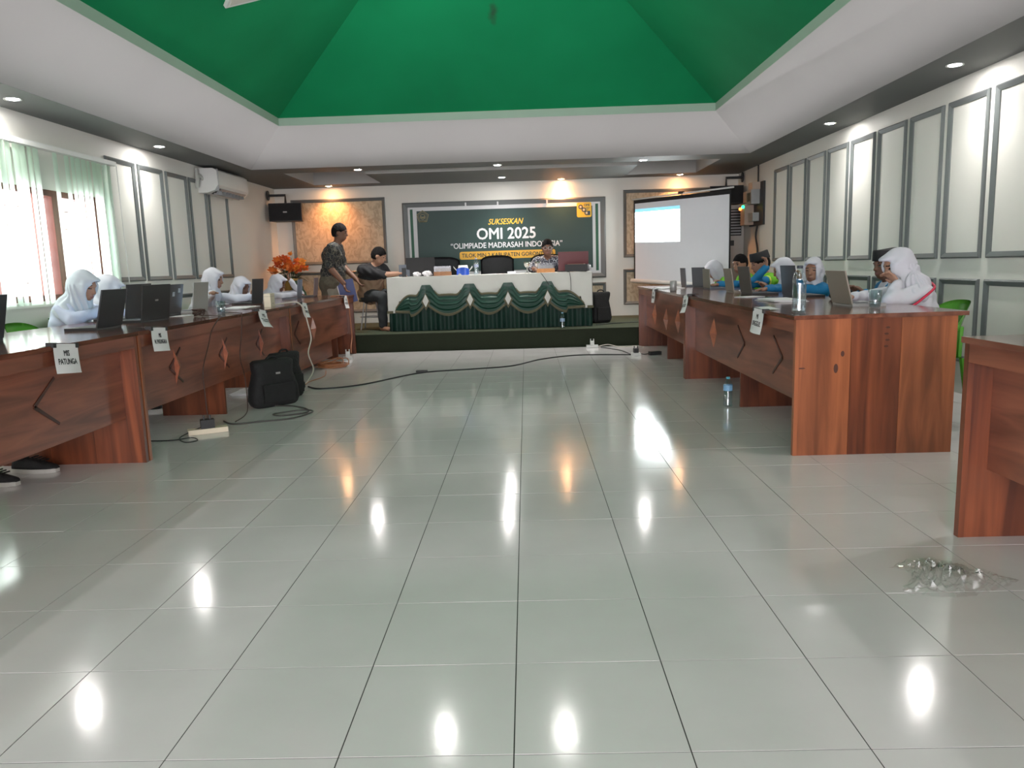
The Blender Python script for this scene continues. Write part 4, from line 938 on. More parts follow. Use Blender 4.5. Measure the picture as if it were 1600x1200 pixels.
def blossom(r, n=6):
    m = MB()
    for layer, (k, tl) in enumerate(((n, 0.35), (n, 0.9))):
        for q in range(k):
            a = q*2*PI/k+layer*.5
            M_ = Matrix.Rotation(a, 4, 'Z') @ Matrix.Rotation(-tl, 4, 'Y')
            V = [M_ @ Vector(p) for p in ((0.006, 0, 0), (r*.6, -r*.34, 0.01), (r, -r*.12, 0.0), (r*1.02, r*.12, 0.0), (r*.6, r*.34, 0.01))]
            m.poly(V)
    return m.mesh()
bm_ = [blossom(0.095), blossom(0.075, 5)]
for q in range(26):
    a = rnd.uniform(0, 2*PI); rr = rnd.uniform(0.03, 0.31); zz = .80+0.32*(1-(rr/0.34)**2)*rnd.uniform(.3, 1)
    me_ = bm_[q % 2].copy(); me_.materials.clear()
    o = link_mesh('flower', me_, PET[rnd.choice((0, 0, 0, 1, 1, 2))], fl, (rr*math.cos(a), rr*math.sin(a), zz)); o.rotation_euler = (rnd.uniform(-.4, 1.3), rnd.uniform(-.5, .8), a)
    MB().tube([(0.2*rr*math.cos(a), 0.2*rr*math.sin(a), 0.72), (rr*math.cos(a)*.8, rr*math.sin(a)*.8, zz-.03)], 0.004, 5).build('stem', LEAF, fl)

# ================================================================== bags, adapters, cords, wrapper on the floor
BAGM = P('black_bag_fabric', (0.0075, 0.0075, 0.008), 0.8, var=0.4, scale=20, bump=0.5, bscale=50)
def bag(x, y, rz, w_, h_, t, label, mark=True, cat='bag'):
    o = empty('black_bag', (x, y, 0.0), rz, label, cat, 'black bags on the floor')
    def ringz(z, k): 
        b_ = 1+0.06*math.sin(z*15)
        return [(w_/2*k*b_*math.copysign(abs(math.cos(a))**.45, math.cos(a))+0.01*math.sin(z*19+a), t/2*k*b_*math.copysign(abs(math.sin(a))**.6, math.sin(a)), z) for a in [2*PI*q/28 for q in range(28)]]
    ks = [(0.0, .92), (.04, 1.0), (.15, 1.03), (.4, .99), (.7, .96), (.88, .97), (.96, .93), (1.0, .80)]
    MB().rings([ringz(h_*a+ (0.0), k if a < .9 else k) for a, k in ks]).build('bag_body', BAGM, o, smooth=True)
    MB().box(-w_*.36, w_*.36, -t/2-.025, -t/2+.01, .04, h_*.5).build('front_pocket', BAGM, o, bevel=0.015, seg=2)
    for s_ in (-1, 1): MB().tube(spline([(s_*w_*.25, t*.42, h_*.9), (s_*w_*.3, t*.75, h_*.6), (s_*w_*.34, t*.6, h_*.15)], 6), 0.014, 6).build('strap', BAGM, o, smooth=True)
    MB().tube(spline([(-.06, 0, h_*.97), (-.03, 0, h_*1.05), (.03, 0, h_*1.05), (.06, 0, h_*.97)], 5), 0.009, 6).build('carry_loop', BAGM, o, smooth=True)
    if mark: MB().box(-.02, .02, -t/2-.012, -t/2-.008, h_*.70, h_*.74).build('metal_badge', SILVER, o)
bag(-2.14, 6.27, 0.86, 0.40, 0.385, 0.16, 'black backpack with a tiny metal badge leaning on the desk front')
bag(-2.16, 6.66, 1.10, 0.34, 0.40, 0.15, 'black bag pressed behind the badged backpack against the desk', False)
bag(-2.50, 7.62, 1.2, 0.24, 0.32, 0.14, 'black bag tucked under the desk at the joint of two desks', False)
bag(1.06, 11.05, 0.4, 0.28, 0.44, 0.16, 'black backpack standing on the stage beside the table skirt', False)
bpy.data.objects['black_bag.003'].location.z = 0.246
bag(1.78, 5.80, 0.2, 0.16, 0.13, 0.10, 'small black pouch on the floor under the desk behind the bottle', False, 'pouch')
sheet(-2.62, 6.95, 0.20, 0.36, 0.1, 'pile of white papers on the floor under the desk beside the bags', 8, 0.002)
def adapter(x, y, rz, label, block=None, m=BLACK, w_=.09, h_=.06, plug=True, bl=.26):
    o = empty('power_adapter', (x, y, 0.001), rz, label, 'power adapter'); z = 0
    if block: MB().box(-bl/2, bl/2, -.04, .04, 0, .035).build('socket_block', block, o, bevel=.005); z = .036
    MB().box(-w_/2, w_/2, -.035, .035, z, z+h_).build('adapter_body', m, o, bevel=.006)
    if plug:
        for s_ in (-.02, .02): MB().tube([(s_, 0, z+h_-.005), (s_, 0, z+h_+.03)], .006, 6).build('prong', m, o)
adapter(-2.26, 5.20, 0.5, 'black power adapter plugged on a cream socket block by the desk', CREAM)
adapter(-2.25, 9.42, 0.2, 'white plug tower on a small extension socket near the stage', WPLAST, WPLAST, .05, .06, bl=.11)
adapter(-2.18, 7.22, 0.3, 'small black plug at the foot of the desk joint', None, BLACK, .05, .05, False)
adapter(1.27, 8.98, 0.1, 'white cube socket with a black plug on the floor before the desk', WPLAST, BLACK, .05, .05, bl=.10)
adapter(1.50, 9.02, 0.2, 'flat black power brick on the floor by the desk foot', None, BLACK, .14, .04, False)
adapter(0.84, 9.98, 0.0, 'white socket strip on the floor at the stage riser', WPLAST, WPLAST, .05, .05, bl=.15)
f_ = 0.007
cable([(-2.12, 7.20, f_), (-1.95, 7.05, f_), (-1.6, 7.25, f_), (-1.15, 7.95, f_), (-0.6, 8.15, f_), (-0.18, 8.33, f_), (0.15, 8.85, f_), (0.6, 9.15, f_), (1.22, 9.05, f_)], 0.0075, CBLACK, 'long black extension cord crossing the tiled floor', 10)
tag(MB().box(-1.20, -1.08, 8.02, 8.07, 0.001, 0.022).build('cord_joint', BLACK, bevel=.004), 'black plug joint on the long extension cord', 'plug')
cable([(-2.05, 6.45, f_), (-2.16, 6.22, f_), (-1.95, 6.15, f_), (-1.78, 5.98, f_), (-1.76, 5.83, f_), (-1.92, 5.74, f_), (-1.99, 5.80, f_+.004), (-1.80, 5.90, f_+.01), (-1.70, 5.84, f_+.006), (-1.80, 5.62, f_), (-2.02, 5.52, f_), (-2.18, 5.46, f_), (-2.30, 5.58, f_)], 0.006, P('dark_grey_cable', (0.06, 0.055, 0.05), 0.5), 'dark grey cord looped on the floor beside the bags', 10)
cable([(-2.55, 4.95, f_), (-2.40, 4.95, f_), (-2.30, 5.02, f_), (-2.22, 4.93, f_), (-2.28, 4.88, f_), (-2.38, 5.02, f_), (-2.34, 5.15, .03), (-2.28, 5.17, .05)], 0.004, CBLACK, 'thin black cord tangled by the cream socket block', 8)
cable([(0.90, 10.02, f_), (1.05, 10.04, .03), (1.2, 9.95, f_), (1.40, 10.0, f_), (1.5, 9.85, f_)], 0.005, CWHITE, 'white cord lying along the stage riser', 8)
cable([(0.95, 9.95, f_), (1.15, 9.55, f_), (1.22, 9.1, f_)], 0.005, CBLACK, 'short black cord between the white sockets', 8)
cable([(1.30, 8.98, .03), (1.38, 9.05, f_), (1.45, 9.03, .02)], 0.005, CBLACK, 'short black cord from the white cube socket to the flat brick', 8)
cable([(0.95, 10.6, .252), (1.2, 10.75, .252), (1.9, 11.0, .252), (2.3, 11.1, .252)], 0.005, CBLACK, 'black cord lying on the stage carpet', 6)
co = [(-2.27+0.15*(1+.1*math.sin(k))*math.cos(k*.7)+0.03*math.sin(k*.3), 8.72+0.20*math.sin(k*.7), 0.008+0.0007*k+(0.05*max(0, math.sin(k*.7+.5))**6 if k > 40 else 0)) for k in range(62)]
tag(MB().tube(spline(co, 3), 0.006, 6).build('cable_coil', CORANGE, smooth=True), 'coil of orange cable on the floor before the desk', 'cable')
tag(MB().tube(spline([(-2.25, 8.35, f_), (-2.15, 7.9, f_), (-2.2, 7.55, f_), (-2.19, 7.35, f_)], 6), 0.004, 6).build('cable', CORANGE, smooth=True), 'thin orange cable running from the coil along the desk', 'cable')
# crumpled clear plastic wrapper
def film_mat():
    m, N, L, b = newmat('clear_film'); out = N['Material Output']; N.remove(b)
    tr = N.new('ShaderNodeBsdfTransparent'); gl = N.new('ShaderNodeBsdfGlossy'); gl.inputs['Roughness'].default_value = 0.08
    lw = N.new('ShaderNodeLayerWeight'); lw.inputs[0].default_value = 0.35; mx = N.new('ShaderNodeMixShader')
    ma = N.new('ShaderNodeMath'); ma.operation = 'MULTIPLY_ADD'; ma.inputs[1].default_value = .35; ma.inputs[2].default_value = .03; L.new(lw.outputs['Facing'], ma.inputs[0])
    L.new(ma.outputs[0], mx.inputs[0]); L.new(tr.outputs[0], mx.inputs[1]); L.new(gl.outputs[0], mx.inputs[2]); L.new(mx.outputs[0], out.inputs['Surface'])
    return m
rf = random.Random(21)
hts = [[rf.uniform(0, 1)**1.5 for _ in range(27)] for _ in range(27)]
def film(u, v):
    i, j = int(round(u*26)), int(round(v*26)); e = max(0, 1-(2*u-1)**2)*max(0, 1-(2*v-1)**2)
    return (0.19*(2*u-1)*(0.8+.3*math.sin(5*v+1))+rf.uniform(-.006, .006), 0.13*(2*v-1)*(.85+.3*math.sin(4*u))+rf.uniform(-.006, .006), 0.002+0.055*hts[i][j]*e**.6)
wr = MB().grid(film, 26, 26).build('plastic_wrapper', film_mat(), None, (1.40, 2.49, 0.001), 0.15)
tag(wr, 'crumpled clear plastic wrapper lying on the floor tiles', 'wrapper')
# black shoes under the desk
SHOE = P('shoe_black', (0.010, 0.010, 0.011), 0.7, var=0.4, bump=.3, bscale=150); SOLE = P('shoe_sole', (0.55, 0.54, 0.50), 0.6)
def shoe(x, y, rz, label):
    o = empty('black_shoe', (x, y, 0.001), rz, label, 'shoe', 'black shoes under the desk')
    def sec(t, z0, z1, k=1.0):
        w_ = (0.036+0.014*math.sin(PI*min(1, t*1.1)))*k*(1 if t < .85 else math.sqrt(max(.05, 1-((t-.85)/.16)**2)))
        return [(0.27*t-0.09, w_*math.cos(a), z0+(z1-z0)*max(0, math.sin(a)) if math.sin(a) > 0 else z0) for a in [2*PI*q/16 for q in range(16)]]
    ts = [0, .08, .2, .35, .5, .65, .8, .92, 1.0]; hs = [.075, .085, .085, .082, .075, .062, .052, .045, .03]
    MB().rings([sec(t, .022, h_) for t, h_ in zip(ts, hs)]).build('upper', SHOE, o, smooth=True)
    MB().rings([[(p[0], p[1]*1.05, zz) for p in [(0.27*t-0.095, s_*(0.038+0.014*math.sin(PI*min(1, t*1.1)))*(1 if t < .85 else math.sqrt(max(.03, 1-((t-.85)/.165)**2))), 0) for t, s_ in [(q/14, 1) for q in range(15)]+[(q/14, -1) for q in range(14, -1, -1)]]] for zz in (0, .024)]).build('sole', SOLE, o)
    for q in range(4): MB().tube([(0.035+q*.022, -.025, .088-q*.006), (0.04+q*.022, .025, .088-q*.006)], .004, 6).build('lace', SHOE, o)
    MB().lathe([(.035, .07), (.036, .14)], 14, (-0.045, 0, 0)).build('sock', BLACKM, o, smooth=True)
shoe(-2.90, 4.24, -0.12, 'black shoe with pale sole under the desk, pointing farther out')
shoe(-2.95, 3.98, -0.18, 'black shoe with pale sole under the desk, set back beside its pair')

# ================================================================== green plastic armchairs
def green_chair_proto():
    o = empty('plastic_armchair', (0, 0, 0), 0)
    # local: faces +X; seat at 0.43, back top at 0.80
    MB().grid(lambda u, v: (-0.20+0.42*u, (-0.22+0.44*v)*(0.92+.08*u), 0.43-0.02*math.sin(PI*v)*math.sin(PI*u)), 8, 8).build('seat', GREENCH, o, smooth=True, solid=0.012)
    def bk(u, v):
        a = (u-.5)*2.2; r = 0.225
        return (-0.02-r*math.cos(a)-0.06*v, r*1.0*math.sin(a), 0.60+0.185*v*(1-.45*abs(2*u-1)**3))
    MB().grid(bk, 20, 5).build('backrest', GREENCH, o, smooth=True, solid=0.012)
    for q in range(5):
        a = (q/4-.5)*1.3; MB().tube([(-0.19-0.02*math.cos(a), 0.20*math.sin(a)*1.1, 0.42), (-0.03-0.225*math.cos(a), 0.225*math.sin(a), 0.62)], 0.016, 6).build('back_slat', GREENCH, o)
    for s_ in (-1, 1):
        MB().tube(spline([(-0.13, s_*.235, .63), (0.02, s_*.26, .645), (.16, s_*.255, .63), (.20, s_*.24, .56), (.20, s_*.225, .42)], 5), 0.018, 8).build('armrest', GREENCH, o, smooth=True)
        for fx in (-1, 1): MB().tube([(fx*.19, s_*.21, .43), (fx*.235, s_*.245, .0)], .02, 8, taper=[.024, .017]).build('leg', GREENCH, o)
    return o
CH0 = green_chair_proto(); chair_used = [False]
def green_chair(x, y, rz, label):
    o = CH0 if not chair_used[0] else copy_tree(CH0); chair_used[0] = True
    o.location = (x, y, 0); o.rotation_euler = (0, 0, rz); tag(o, label, 'chair', 'green plastic armchairs'); return o
green_chair(-3.52, 4.78, 0.05, 'empty green plastic armchair by the window blind')
green_chair(2.72, 6.63, PI+.3, 'green plastic armchair showing behind the black pouch')

# ================================================================== people (implicit surfaces meshed as one skin)
class Vox:
    """smooth union of rounded cones and ellipsoids, meshed with surface nets"""
    def __init__(s): s.pr = []; s.fold = None
    def cone(s, a, b, ra, rb, k=0.02, cut=False):
        a, b = np.array(a, float), np.array(b, float); r = max(ra, rb)
        s.pr.append(('c', a, b, ra, rb, k, cut, np.minimum(a, b)-r, np.maximum(a, b)+r)); return s
    def ell(s, c, r, ax=None, k=0.02, cut=False):
        c, r = np.array(c, float), np.array(r, float); ax = np.eye(3) if ax is None else np.array(ax, float)
        e = np.sqrt(((ax.T*r)**2).sum(1)); s.pr.append(('e', c, r, ax, None, k, cut, c-e, c+e)); return s
    def field(s, h):
        keep = [p for p in s.pr if not p[6]]
        lo = np.min([p[7] for p in keep], 0)-4*h; hi = np.max([p[8] for p in keep], 0)+4*h
        n = np.ceil((hi-lo)/h).astype(int)+1
        D = np.full(n, 0.25, np.float32); s.lo, s.h = lo, h
        for p in s.pr:
            mg = p[5]+4*h
            i0 = np.clip(((p[7]-mg-lo)/h).astype(int), 0, n); i1 = np.clip(((p[8]+mg-lo)/h).astype(int)+2, 0, n)
            if np.any(i1 <= i0): continue
            g = [(lo[q]+h*np.arange(i0[q], i1[q])).astype(np.float32) for q in range(3)]
            X, Y, Z = g[0][:, None, None], g[1][None, :, None], g[2][None, None, :]
            if p[0] == 'c':
                a, b = p[1], p[2]; ba = b-a; L2 = max(1e-9, ba@ba)
                t = np.clip(((X-a[0])*ba[0]+(Y-a[1])*ba[1]+(Z-a[2])*ba[2])/L2, 0, 1)
                d = np.sqrt((X-a[0]-t*ba[0])**2+(Y-a[1]-t*ba[1])**2+(Z-a[2]-t*ba[2])**2)-(p[3]+(p[4]-p[3])*t)
            else:
                c, r, ax = p[1], p[2], p[3]
                q = [(X-c[0])*ax[m][0]+(Y-c[1])*ax[m][1]+(Z-c[2])*ax[m][2] for m in range(3)]
                k0 = np.sqrt(sum((q[m]/r[m])**2 for m in range(3))); k1 = np.sqrt(sum((q[m]/r[m]**2)**2 for m in range(3)))
                d = k0*(k0-1)/np.maximum(k1, 1e-6)
            S = (slice(i0[0], i1[0]), slice(i0[1], i1[1]), slice(i0[2], i1[2])); o = D[S]; k = p[5]
            if p[6]:
                d = -d; hh_ = np.clip(0.5-0.5*(d-o)/k, 0, 1) if k > 0 else 0
                D[S] = d*(1-hh_)+o*hh_+k*hh_*(1-hh_)
            else:
                hh_ = np.clip(0.5+0.5*(o-d)/k, 0, 1); D[S] = o*(1-hh_)+d*hh_-k*hh_*(1-hh_)
        if s.fold is not None:
            g = [(lo[q]+h*np.arange(n[q])).astype(np.float32) for q in range(3)]
            D += s.fold(g[0][:, None, None], g[1][None, :, None], g[2][None, None, :]).astype(np.float32)
        return D
    def verts_faces(s, h):
        D = s.field(h); sg = D < 0; nx, ny, nz = D.shape
        C = [(i, j, k) for i in (0, 1) for j in (0, 1) for k in (0, 1)]
        cnt = sum(sg[i:nx-1+i, j:ny-1+j, k:nz-1+k].astype(np.int8) for i, j, k in C)
        act = (cnt > 0) & (cnt < 8); I = np.argwhere(act)
        V = np.stack([D[I[:, 0]+i, I[:, 1]+j, I[:, 2]+k] for i, j, k in C], 1)
        pos = np.zeros((len(I), 3)); w_ = np.zeros(len(I)); CC = np.array(C, float)
        for a in range(8):
            for b in range(a+1, 8):
                if np.abs(CC[a]-CC[b]).sum() != 1: continue
                m = (V[:, a] < 0) != (V[:, b] < 0); t = V[m, a]/(V[m, a]-V[m, b])
                pos[m] += CC[a]+t[:, None]*(CC[b]-CC[a]); w_[m] += 1
        pts = (I+pos/w_[:, None])*h+s.lo
        vid = np.full(act.shape, -1, np.int64); vid[act] = np.arange(len(I)); F = []
        for ax in range(3):
            o1, o2 = [(1, 2), (2, 0), (0, 1)][ax]
            sl0 = [slice(None)]*3; sl1 = [slice(None)]*3; sl0[ax] = slice(0, -1); sl1[ax] = slice(1, None)
            A, B = sg[tuple(sl0)], sg[tuple(sl1)]; E_ = np.argwhere(A != B)
            ok = (E_[:, o1] > 0) & (E_[:, o2] > 0) & (E_[:, o1] < D.shape[o1]-1) & (E_[:, o2] < D.shape[o2]-1); E_ = E_[ok]
            e1 = np.zeros(3, int); e2 = np.zeros(3, int); e1[o1] = 1; e2[o2] = 1
            q = [vid[tuple((E_-d).T)] for d in (e1+e2, e2, 0*e1, e1)]
            Q = np.stack(q, 1); fl = ~A[tuple(E_.T)]; Q[fl] = Q[fl][:, ::-1]; F.append(Q)
        F = np.concatenate(F); return pts, F[(F >= 0).all(1)]
    def build(s, name, mats, parent, h=0.009, pick=None):
        pts, F = s.verts_faces(h); me = bpy.data.meshes.new(name)
        me.vertices.add(len(pts)); me.vertices.foreach_set('co', pts.astype(np.float32).ravel())
        me.loops.add(F.size); me.loops.foreach_set('vertex_index', F.ravel().astype(np.int32))
        me.polygons.add(len(F)); me.polygons.foreach_set('loop_start', np.arange(0, F.size, 4, dtype=np.int32))
        me.polygons.foreach_set('use_smooth', np.ones(len(F), bool))
        for m in mats: me.materials.append(m)
        if pick is not None:
            c = pts[F].mean(1); me.polygons.foreach_set('material_index', pick(c).astype(np.int32))
        me.update(calc_edges=True); me.validate()
        return link_mesh(name, me, None, parent)
def nv(v): v = np.array(v, float); return v/max(1e-9, np.linalg.norm(v))
SKIN = [P('skin_tan', (0.27, 0.135, 0.082), 0.55, var=0.08, scale=25), P('skin_brown', (0.15, 0.068, 0.040), 0.55, var=0.08, scale=25), P('skin_light', (0.34, 0.18, 0.115), 0.55, var=0.08, scale=25)]
EYE = P('eye_dark', (0.012, 0.009, 0.008), 0.25); LIP = P('lip', (0.20, 0.07, 0.055), 0.5); HAIR = P('black_hair', (0.007, 0.006, 0.006), 0.9, var=0.4, scale=60, bump=0.4, bscale=200, spec=0.15)
VELVET = P('black_velvet_cap', (0.006, 0.006, 0.007), 0.8)
HIJ_W = P('white_scarf', (0.53, 0.525, 0.575), 0.75, var=0.03, spec=0.2); HIJ_B = P('pale_blue_scarf', (0.43, 0.46, 0.50), 0.75, var=0.04, spec=0.2)
SH_W = P('white_shirt', (0.55, 0.545, 0.59), 0.8, var=0.03, spec=0.2); SH_PB = P('pale_blue_shirt', (0.44, 0.47, 0.58), 0.8, var=0.04, spec=0.2)
LIME = P('lime_jersey', (0.16, 0.46, 0.03), 0.7, var=0.08, spec=0.2); TEAL = P('blue_jersey', (0.012, 0.14, 0.30), 0.7, var=0.1, spec=0.2); YEL = P('yellow_stripe', (0.7, 0.62, 0.15), 0.7); NAVYS = P('navy_skirt', (0.02, 0.025, 0.045), 0.8)
KHAKI = P('khaki_trousers', (0.26, 0.235, 0.19), 0.85, var=0.08); CHAR = P('charcoal_trousers', (0.03, 0.034, 0.037), 0.85, var=0.15); TANS = P('tan_shirt', (0.27, 0.175, 0.11), 0.8, var=0.08); BLKS = P('black_shirt', (0.010, 0.010, 0.012), 0.8, var=0.2); REDL = P('red_lanyard', (0.55, 0.02, 0.06), 0.6)
def batik(name, dark, mid, light, sc):
    m, N, L, b = newmat(name); tc = N.new('ShaderNodeTexCoord')
    v = N.new('ShaderNodeTexVoronoi'); v.inputs['Scale'].default_value = sc; v.feature = 'DISTANCE_TO_EDGE'
    no = N.new('ShaderNodeTexNoise'); no.inputs['Scale'].default_value = sc*.6; no.inputs['Detail'].default_value = 2
    vm = N.new('ShaderNodeMix'); vm.data_type = 'VECTOR'; vm.inputs[0].default_value = .12
    L.new(tc.outputs['Object'], no.inputs['Vector']); L.new(tc.outputs['Object'], vm.inputs[4]); L.new(no.outputs['Color'], vm.inputs[5]); L.new(vm.outputs[1], v.inputs['Vector'])
    r = N.new('ShaderNodeValToRGB'); e = r.color_ramp.elements; e[0].position = 0.02; e[0].color = (*light, 1); e[1].position = 0.07; e[1].color = (*dark, 1)
    x = e.new(.28); x.color = (*dark, 1); x = e.new(.36); x.color = (*mid, 1)
    L.new(v.outputs['Distance'], r.inputs['Fac']); L.new(r.outputs['Color'], b.inputs['Base Color']); b.inputs['Roughness'].default_value = .75
    return m
BATIK1 = batik('dark_batik', (0.010, 0.011, 0.013), (0.035, 0.036, 0.036), (0.12, 0.105, 0.08), 17); BATIK2 = batik('grey_batik', (0.035, 0.035, 0.05), (0.20, 0.20, 0.24), (0.4, 0.4, 0.42), 16)

def person(label, P0, H, face, s=0.84, look=(0, 0), arms=None, skin=0, head='hijab', hij=HIJ_W, shirt=(SH_W,), shirt_pick=None, sleeve='long', lower=NAVYS, standing=False, foot_z=0.0, h=0.0085, cape=True, seat_z=0.45, glasses=False, lanyard=False, hem=0.0, brim=True, hscale=None, bulk=1.0):
    """P0: floor point under the pelvis; H: head centre (world); face: heading; everything below in a local frame (x forward, y left)"""
    root = empty('person', (P0[0], P0[1], foot_z), face, label, 'person')
    cf, sf_ = math.cos(face), math.sin(face)
    def loc(p): dx, dy = p[0]-P0[0], p[1]-P0[1]; return np.array([dx*cf+dy*sf_, -dx*sf_+dy*cf, p[2]-foot_z])
    Hc = loc(H); hs = hscale or (0.93 if s < .95 else 1.0)
    pel = np.array([0, 0, (seat_z+0.09*s) if not standing else 0.93*s])
    yaw, pit = look; f = np.array([math.cos(yaw)*math.cos(pit), math.sin(yaw)*math.cos(pit), math.sin(pit)]); l = np.array([-math.sin(yaw), math.cos(yaw), 0]); u = np.cross(f, l); AX = [f, l, u]
    N_ = Hc - u*0.125*hs - f*0.02*hs - np.array([0.015, 0, 0.03])*s
    sp = nv(N_-pel); back_ = np.array([-0.025, 0, 0])*s
    C = pel+(N_-pel)*0.70+back_; W = pel+(N_-pel)*0.30+back_*.5; up = nv(N_-C)
    side = np.array([0, 1.0, 0]); sw = 0.165*s*(1+(bulk-1)*.6)
    S = {1: N_-up*0.055*s+side*sw, -1: N_-up*0.055*s-side*sw}
    arms = arms or {}
    for q in (1, -1):
        if q not in arms:
            arms[q] = (S[q]+np.array([0.10, q*0.05, -0.22])*s, np.array([S[q][0]+0.30*s, q*0.10*s, 0.80-foot_z]))
        else:
            arms[q] = tuple(loc(p) for p in arms[q][:2])+tuple(arms[q][2:])
    def torso(v, g=0.0, low=True):
        k = 0.05*s
        v.ell(pel+np.array([0, 0, .0]), np.array([.125*bulk, .165*bulk, .13])*s+g, None, k)
        v.cone(pel, W, .125*s*bulk+g, .118*s*bulk+g, k); v.ell(W+np.array([.02, 0, 0])*(bulk-1)*5*s, np.array([.105*bulk, .145*bulk, .14])*s+g, None, k)
        v.ell(C, np.array([.112*bulk, .165*bulk, .16])*s+g, [nv(np.cross(side, up)), side, up], k)
        v.cone(S[1]*.86+S[-1]*.14, S[-1]*.86+S[1]*.14, .062*s+g, .062*s+g, k)
    def arm(v, q, g=0.0, t=1.0):
        E_, Wr = arms[q][0], arms[q][1]
        v.cone(S[q], E_, .052*s*bulk+g, .040*s*bulk+g, .03*s)
        if t > 0: v.cone(E_, E_+(Wr-E_)*t, .040*s*bulk+g, (.040*bulk-.015*t*bulk)*s+g, .02*s)
    hip = {q: pel+np.array([0.02, q*0.085, -0.02])*s for q in (1, -1)}
    if standing:
        kn = {q: np.array([0.03*s+.04*(q < 0), q*0.10*s, 0.49*s]) for q in (1, -1)}; an = {q: np.array([-0.02+.05*(q < 0), q*0.11*s, 0.08]) for q in (1, -1)}
    else:
        kn = {q: np.array([0.42*s, q*0.12*s, seat_z+0.05*s]) for q in (1, -1)}; an = {q: np.array([0.40*s, q*0.11*s, 0.08]) for q in (1, -1)}
    def leg(v, q, g=0.0, t=1.0):
        v.cone(hip[q], kn[q], .082*s+g, .058*s+g, .03*s); v.cone(kn[q], kn[q]+(an[q]-kn[q])*t, .055*s+g, .036*s+g+ (.01 if g else 0), .02*s)
    # --- body
    b = Vox(); torso(b); b.cone(N_-up*.05*s, Hc-u*.05*hs, .055*s, .050*s, .03)
    b.ell(Hc+u*.012*hs, np.array([.096, .075, .108])*hs, AX, .02)
    b.ell(Hc+f*.028*hs-u*.062*hs, np.array([.060, .056, .052])*hs, AX, .03)
    b.cone(Hc+f*.088*hs+u*.010*hs, Hc+f*.104*hs-u*.022*hs, .009*hs, .014*hs, .014)
    b.ell(Hc+f*.082*hs-u*.060*hs, np.array([.016, .026, .012])*hs, AX, .012)
    b.ell(Hc+f*.080*hs+u*.030*hs, np.array([.014, .050, .010])*hs, AX, .015)
    for q in (1, -1):
        b.ell(Hc+l*q*.077*hs-f*.008*hs-u*.005*hs, np.array([.020, .009, .030])*hs, AX, .008)
        b.ell(Hc+f*.092*hs+l*q*.033*hs+u*.008*hs, np.array([.012, .016, .010])*hs, AX, .01, True)
        arm(b, q); leg(b, q)
        b.cone(an[q]+np.array([-.03, 0, -.045]), an[q]+np.array([.13*s, q*.01, -.05]), .034*s, .028*s, .02)
        # hand: palm, four fingers, thumb
        E_, Wr = arms[q][0], arms[q][1]; hd = nv(arms[q][2] if len(arms[q]) > 2 and arms[q][2] is not None else Wr-E_)
        if len(arms[q]) > 2 and arms[q][2] is not None: hd = nv([hd[0]*cf+hd[1]*sf_, -hd[0]*sf_+hd[1]*cf, hd[2]])
        cl = arms[q][3] if len(arms[q]) > 3 else 0.5
        pn = np.array([0, 0, -1.0]) if abs(hd[2]) < .75 else nv([1.0, 0, 0]); pn = nv(pn-hd*(pn@hd)); ls = np.cross(hd, pn)
        k = s*1.0; b.ell(Wr+hd*.045*k, np.array([.052, .038, .016])*k, [hd, ls, pn], .012)
        for m in range(4):
            o_ = (m-1.5)*.019*k; ln = [.033, .038, .036, .028][m]*k; p0 = Wr+hd*.082*k+ls*o_; d1 = nv(hd+pn*cl*.8); d2 = nv(hd*(1-cl)+pn*(.3+1.6*cl))
            p1 = p0+d1*ln; p2 = p1+d2*ln; b.cone(p0-hd*.02, p1, .0092*k, .0085*k, .004); b.cone(p1, p2, .0085*k, .0070*k, .004)
        tb_ = Wr+hd*.025*k+ls*(.028*k*-q); t1 = tb_+nv(hd*.7+ls*-q*.8+pn*.2)*.036*k; t2 = t1+nv(hd+pn*.5*cl-ls*-q*.1)*.030*k
        b.cone(tb_, t1, .012*k, .010*k, .006); b.cone(t1, t2, .010*k, .008*k, .004)
    eyes = [Hc+f*.085*hs+l*q*.033*hs+u*.008*hs for q in (1, -1)]; brs = [Hc+f*.088*hs+l*q*.035*hs+u*.034*hs for q in (1, -1)]; mo = Hc+f*.094*hs-u*.060*hs
    def pick(c):
        r = np.zeros(len(c), int)
        def rel(p): d = c-p; return d@f, d@l, d@u
        for e in eyes: a, b_, c_ = rel(e); r[((b_/.014)**2+(c_/.0065)**2 < hs*hs) & (a > -.025)] = 1
        for e in brs: a, b_, c_ = rel(e); r[((b_/.022)**2+(c_/.0038)**2 < hs*hs) & (a > -.03)] = 1
        a, b_, c_ = rel(mo); r[((b_/.024)**2+(c_/.008)**2 < hs*hs) & (a > -.03)] = 2
        if standing or s > .95: 
            pass
        return r
    b.build('body', [SKIN[skin], EYE, LIP], root, h, pick)
    # --- clothes
    ph = Hc[0]*31+P0[1]*7
    v = Vox(); torso(v, .012)
    for q in (1, -1): arm(v, q, .013, {'long': .93, 'short': 0.0}[sleeve] if sleeve != 'elbow' else .3)
    if sleeve == 'short':
        pass
    v.fold = lambda x, y, z: 0.0042*np.sin(z*58+4*np.sin(y*16+ph)+x*34)+0.0032*np.sin(y*55+z*28+x*40+ph)
    if standing: v.cone(pel+np.array([0, 0, -.02]), pel+np.array([0, 0, -.10-hem]), .15*s, .155*s, .03)
    v.build('shirt', list(shirt), root, h+.0005, (lambda c: shirt_pick(c, dict(pel=pel, C=C, N=N_, S=S, arms=arms, s=s))) if shirt_pick else None)
    if lower is not None:
        v = Vox(); v.ell(pel+np.array([0, 0, -.03]), np.array([.135, .175, .12])*s+.012, None, .04)
        for q in (1, -1): leg(v, q, .016, .97)
        v.fold = lambda x, y, z: 0.0025*np.sin(z*45+x*30+ph)
        v.build('trousers' if lower is not NAVYS else 'skirt', [lower], root, h+.002)
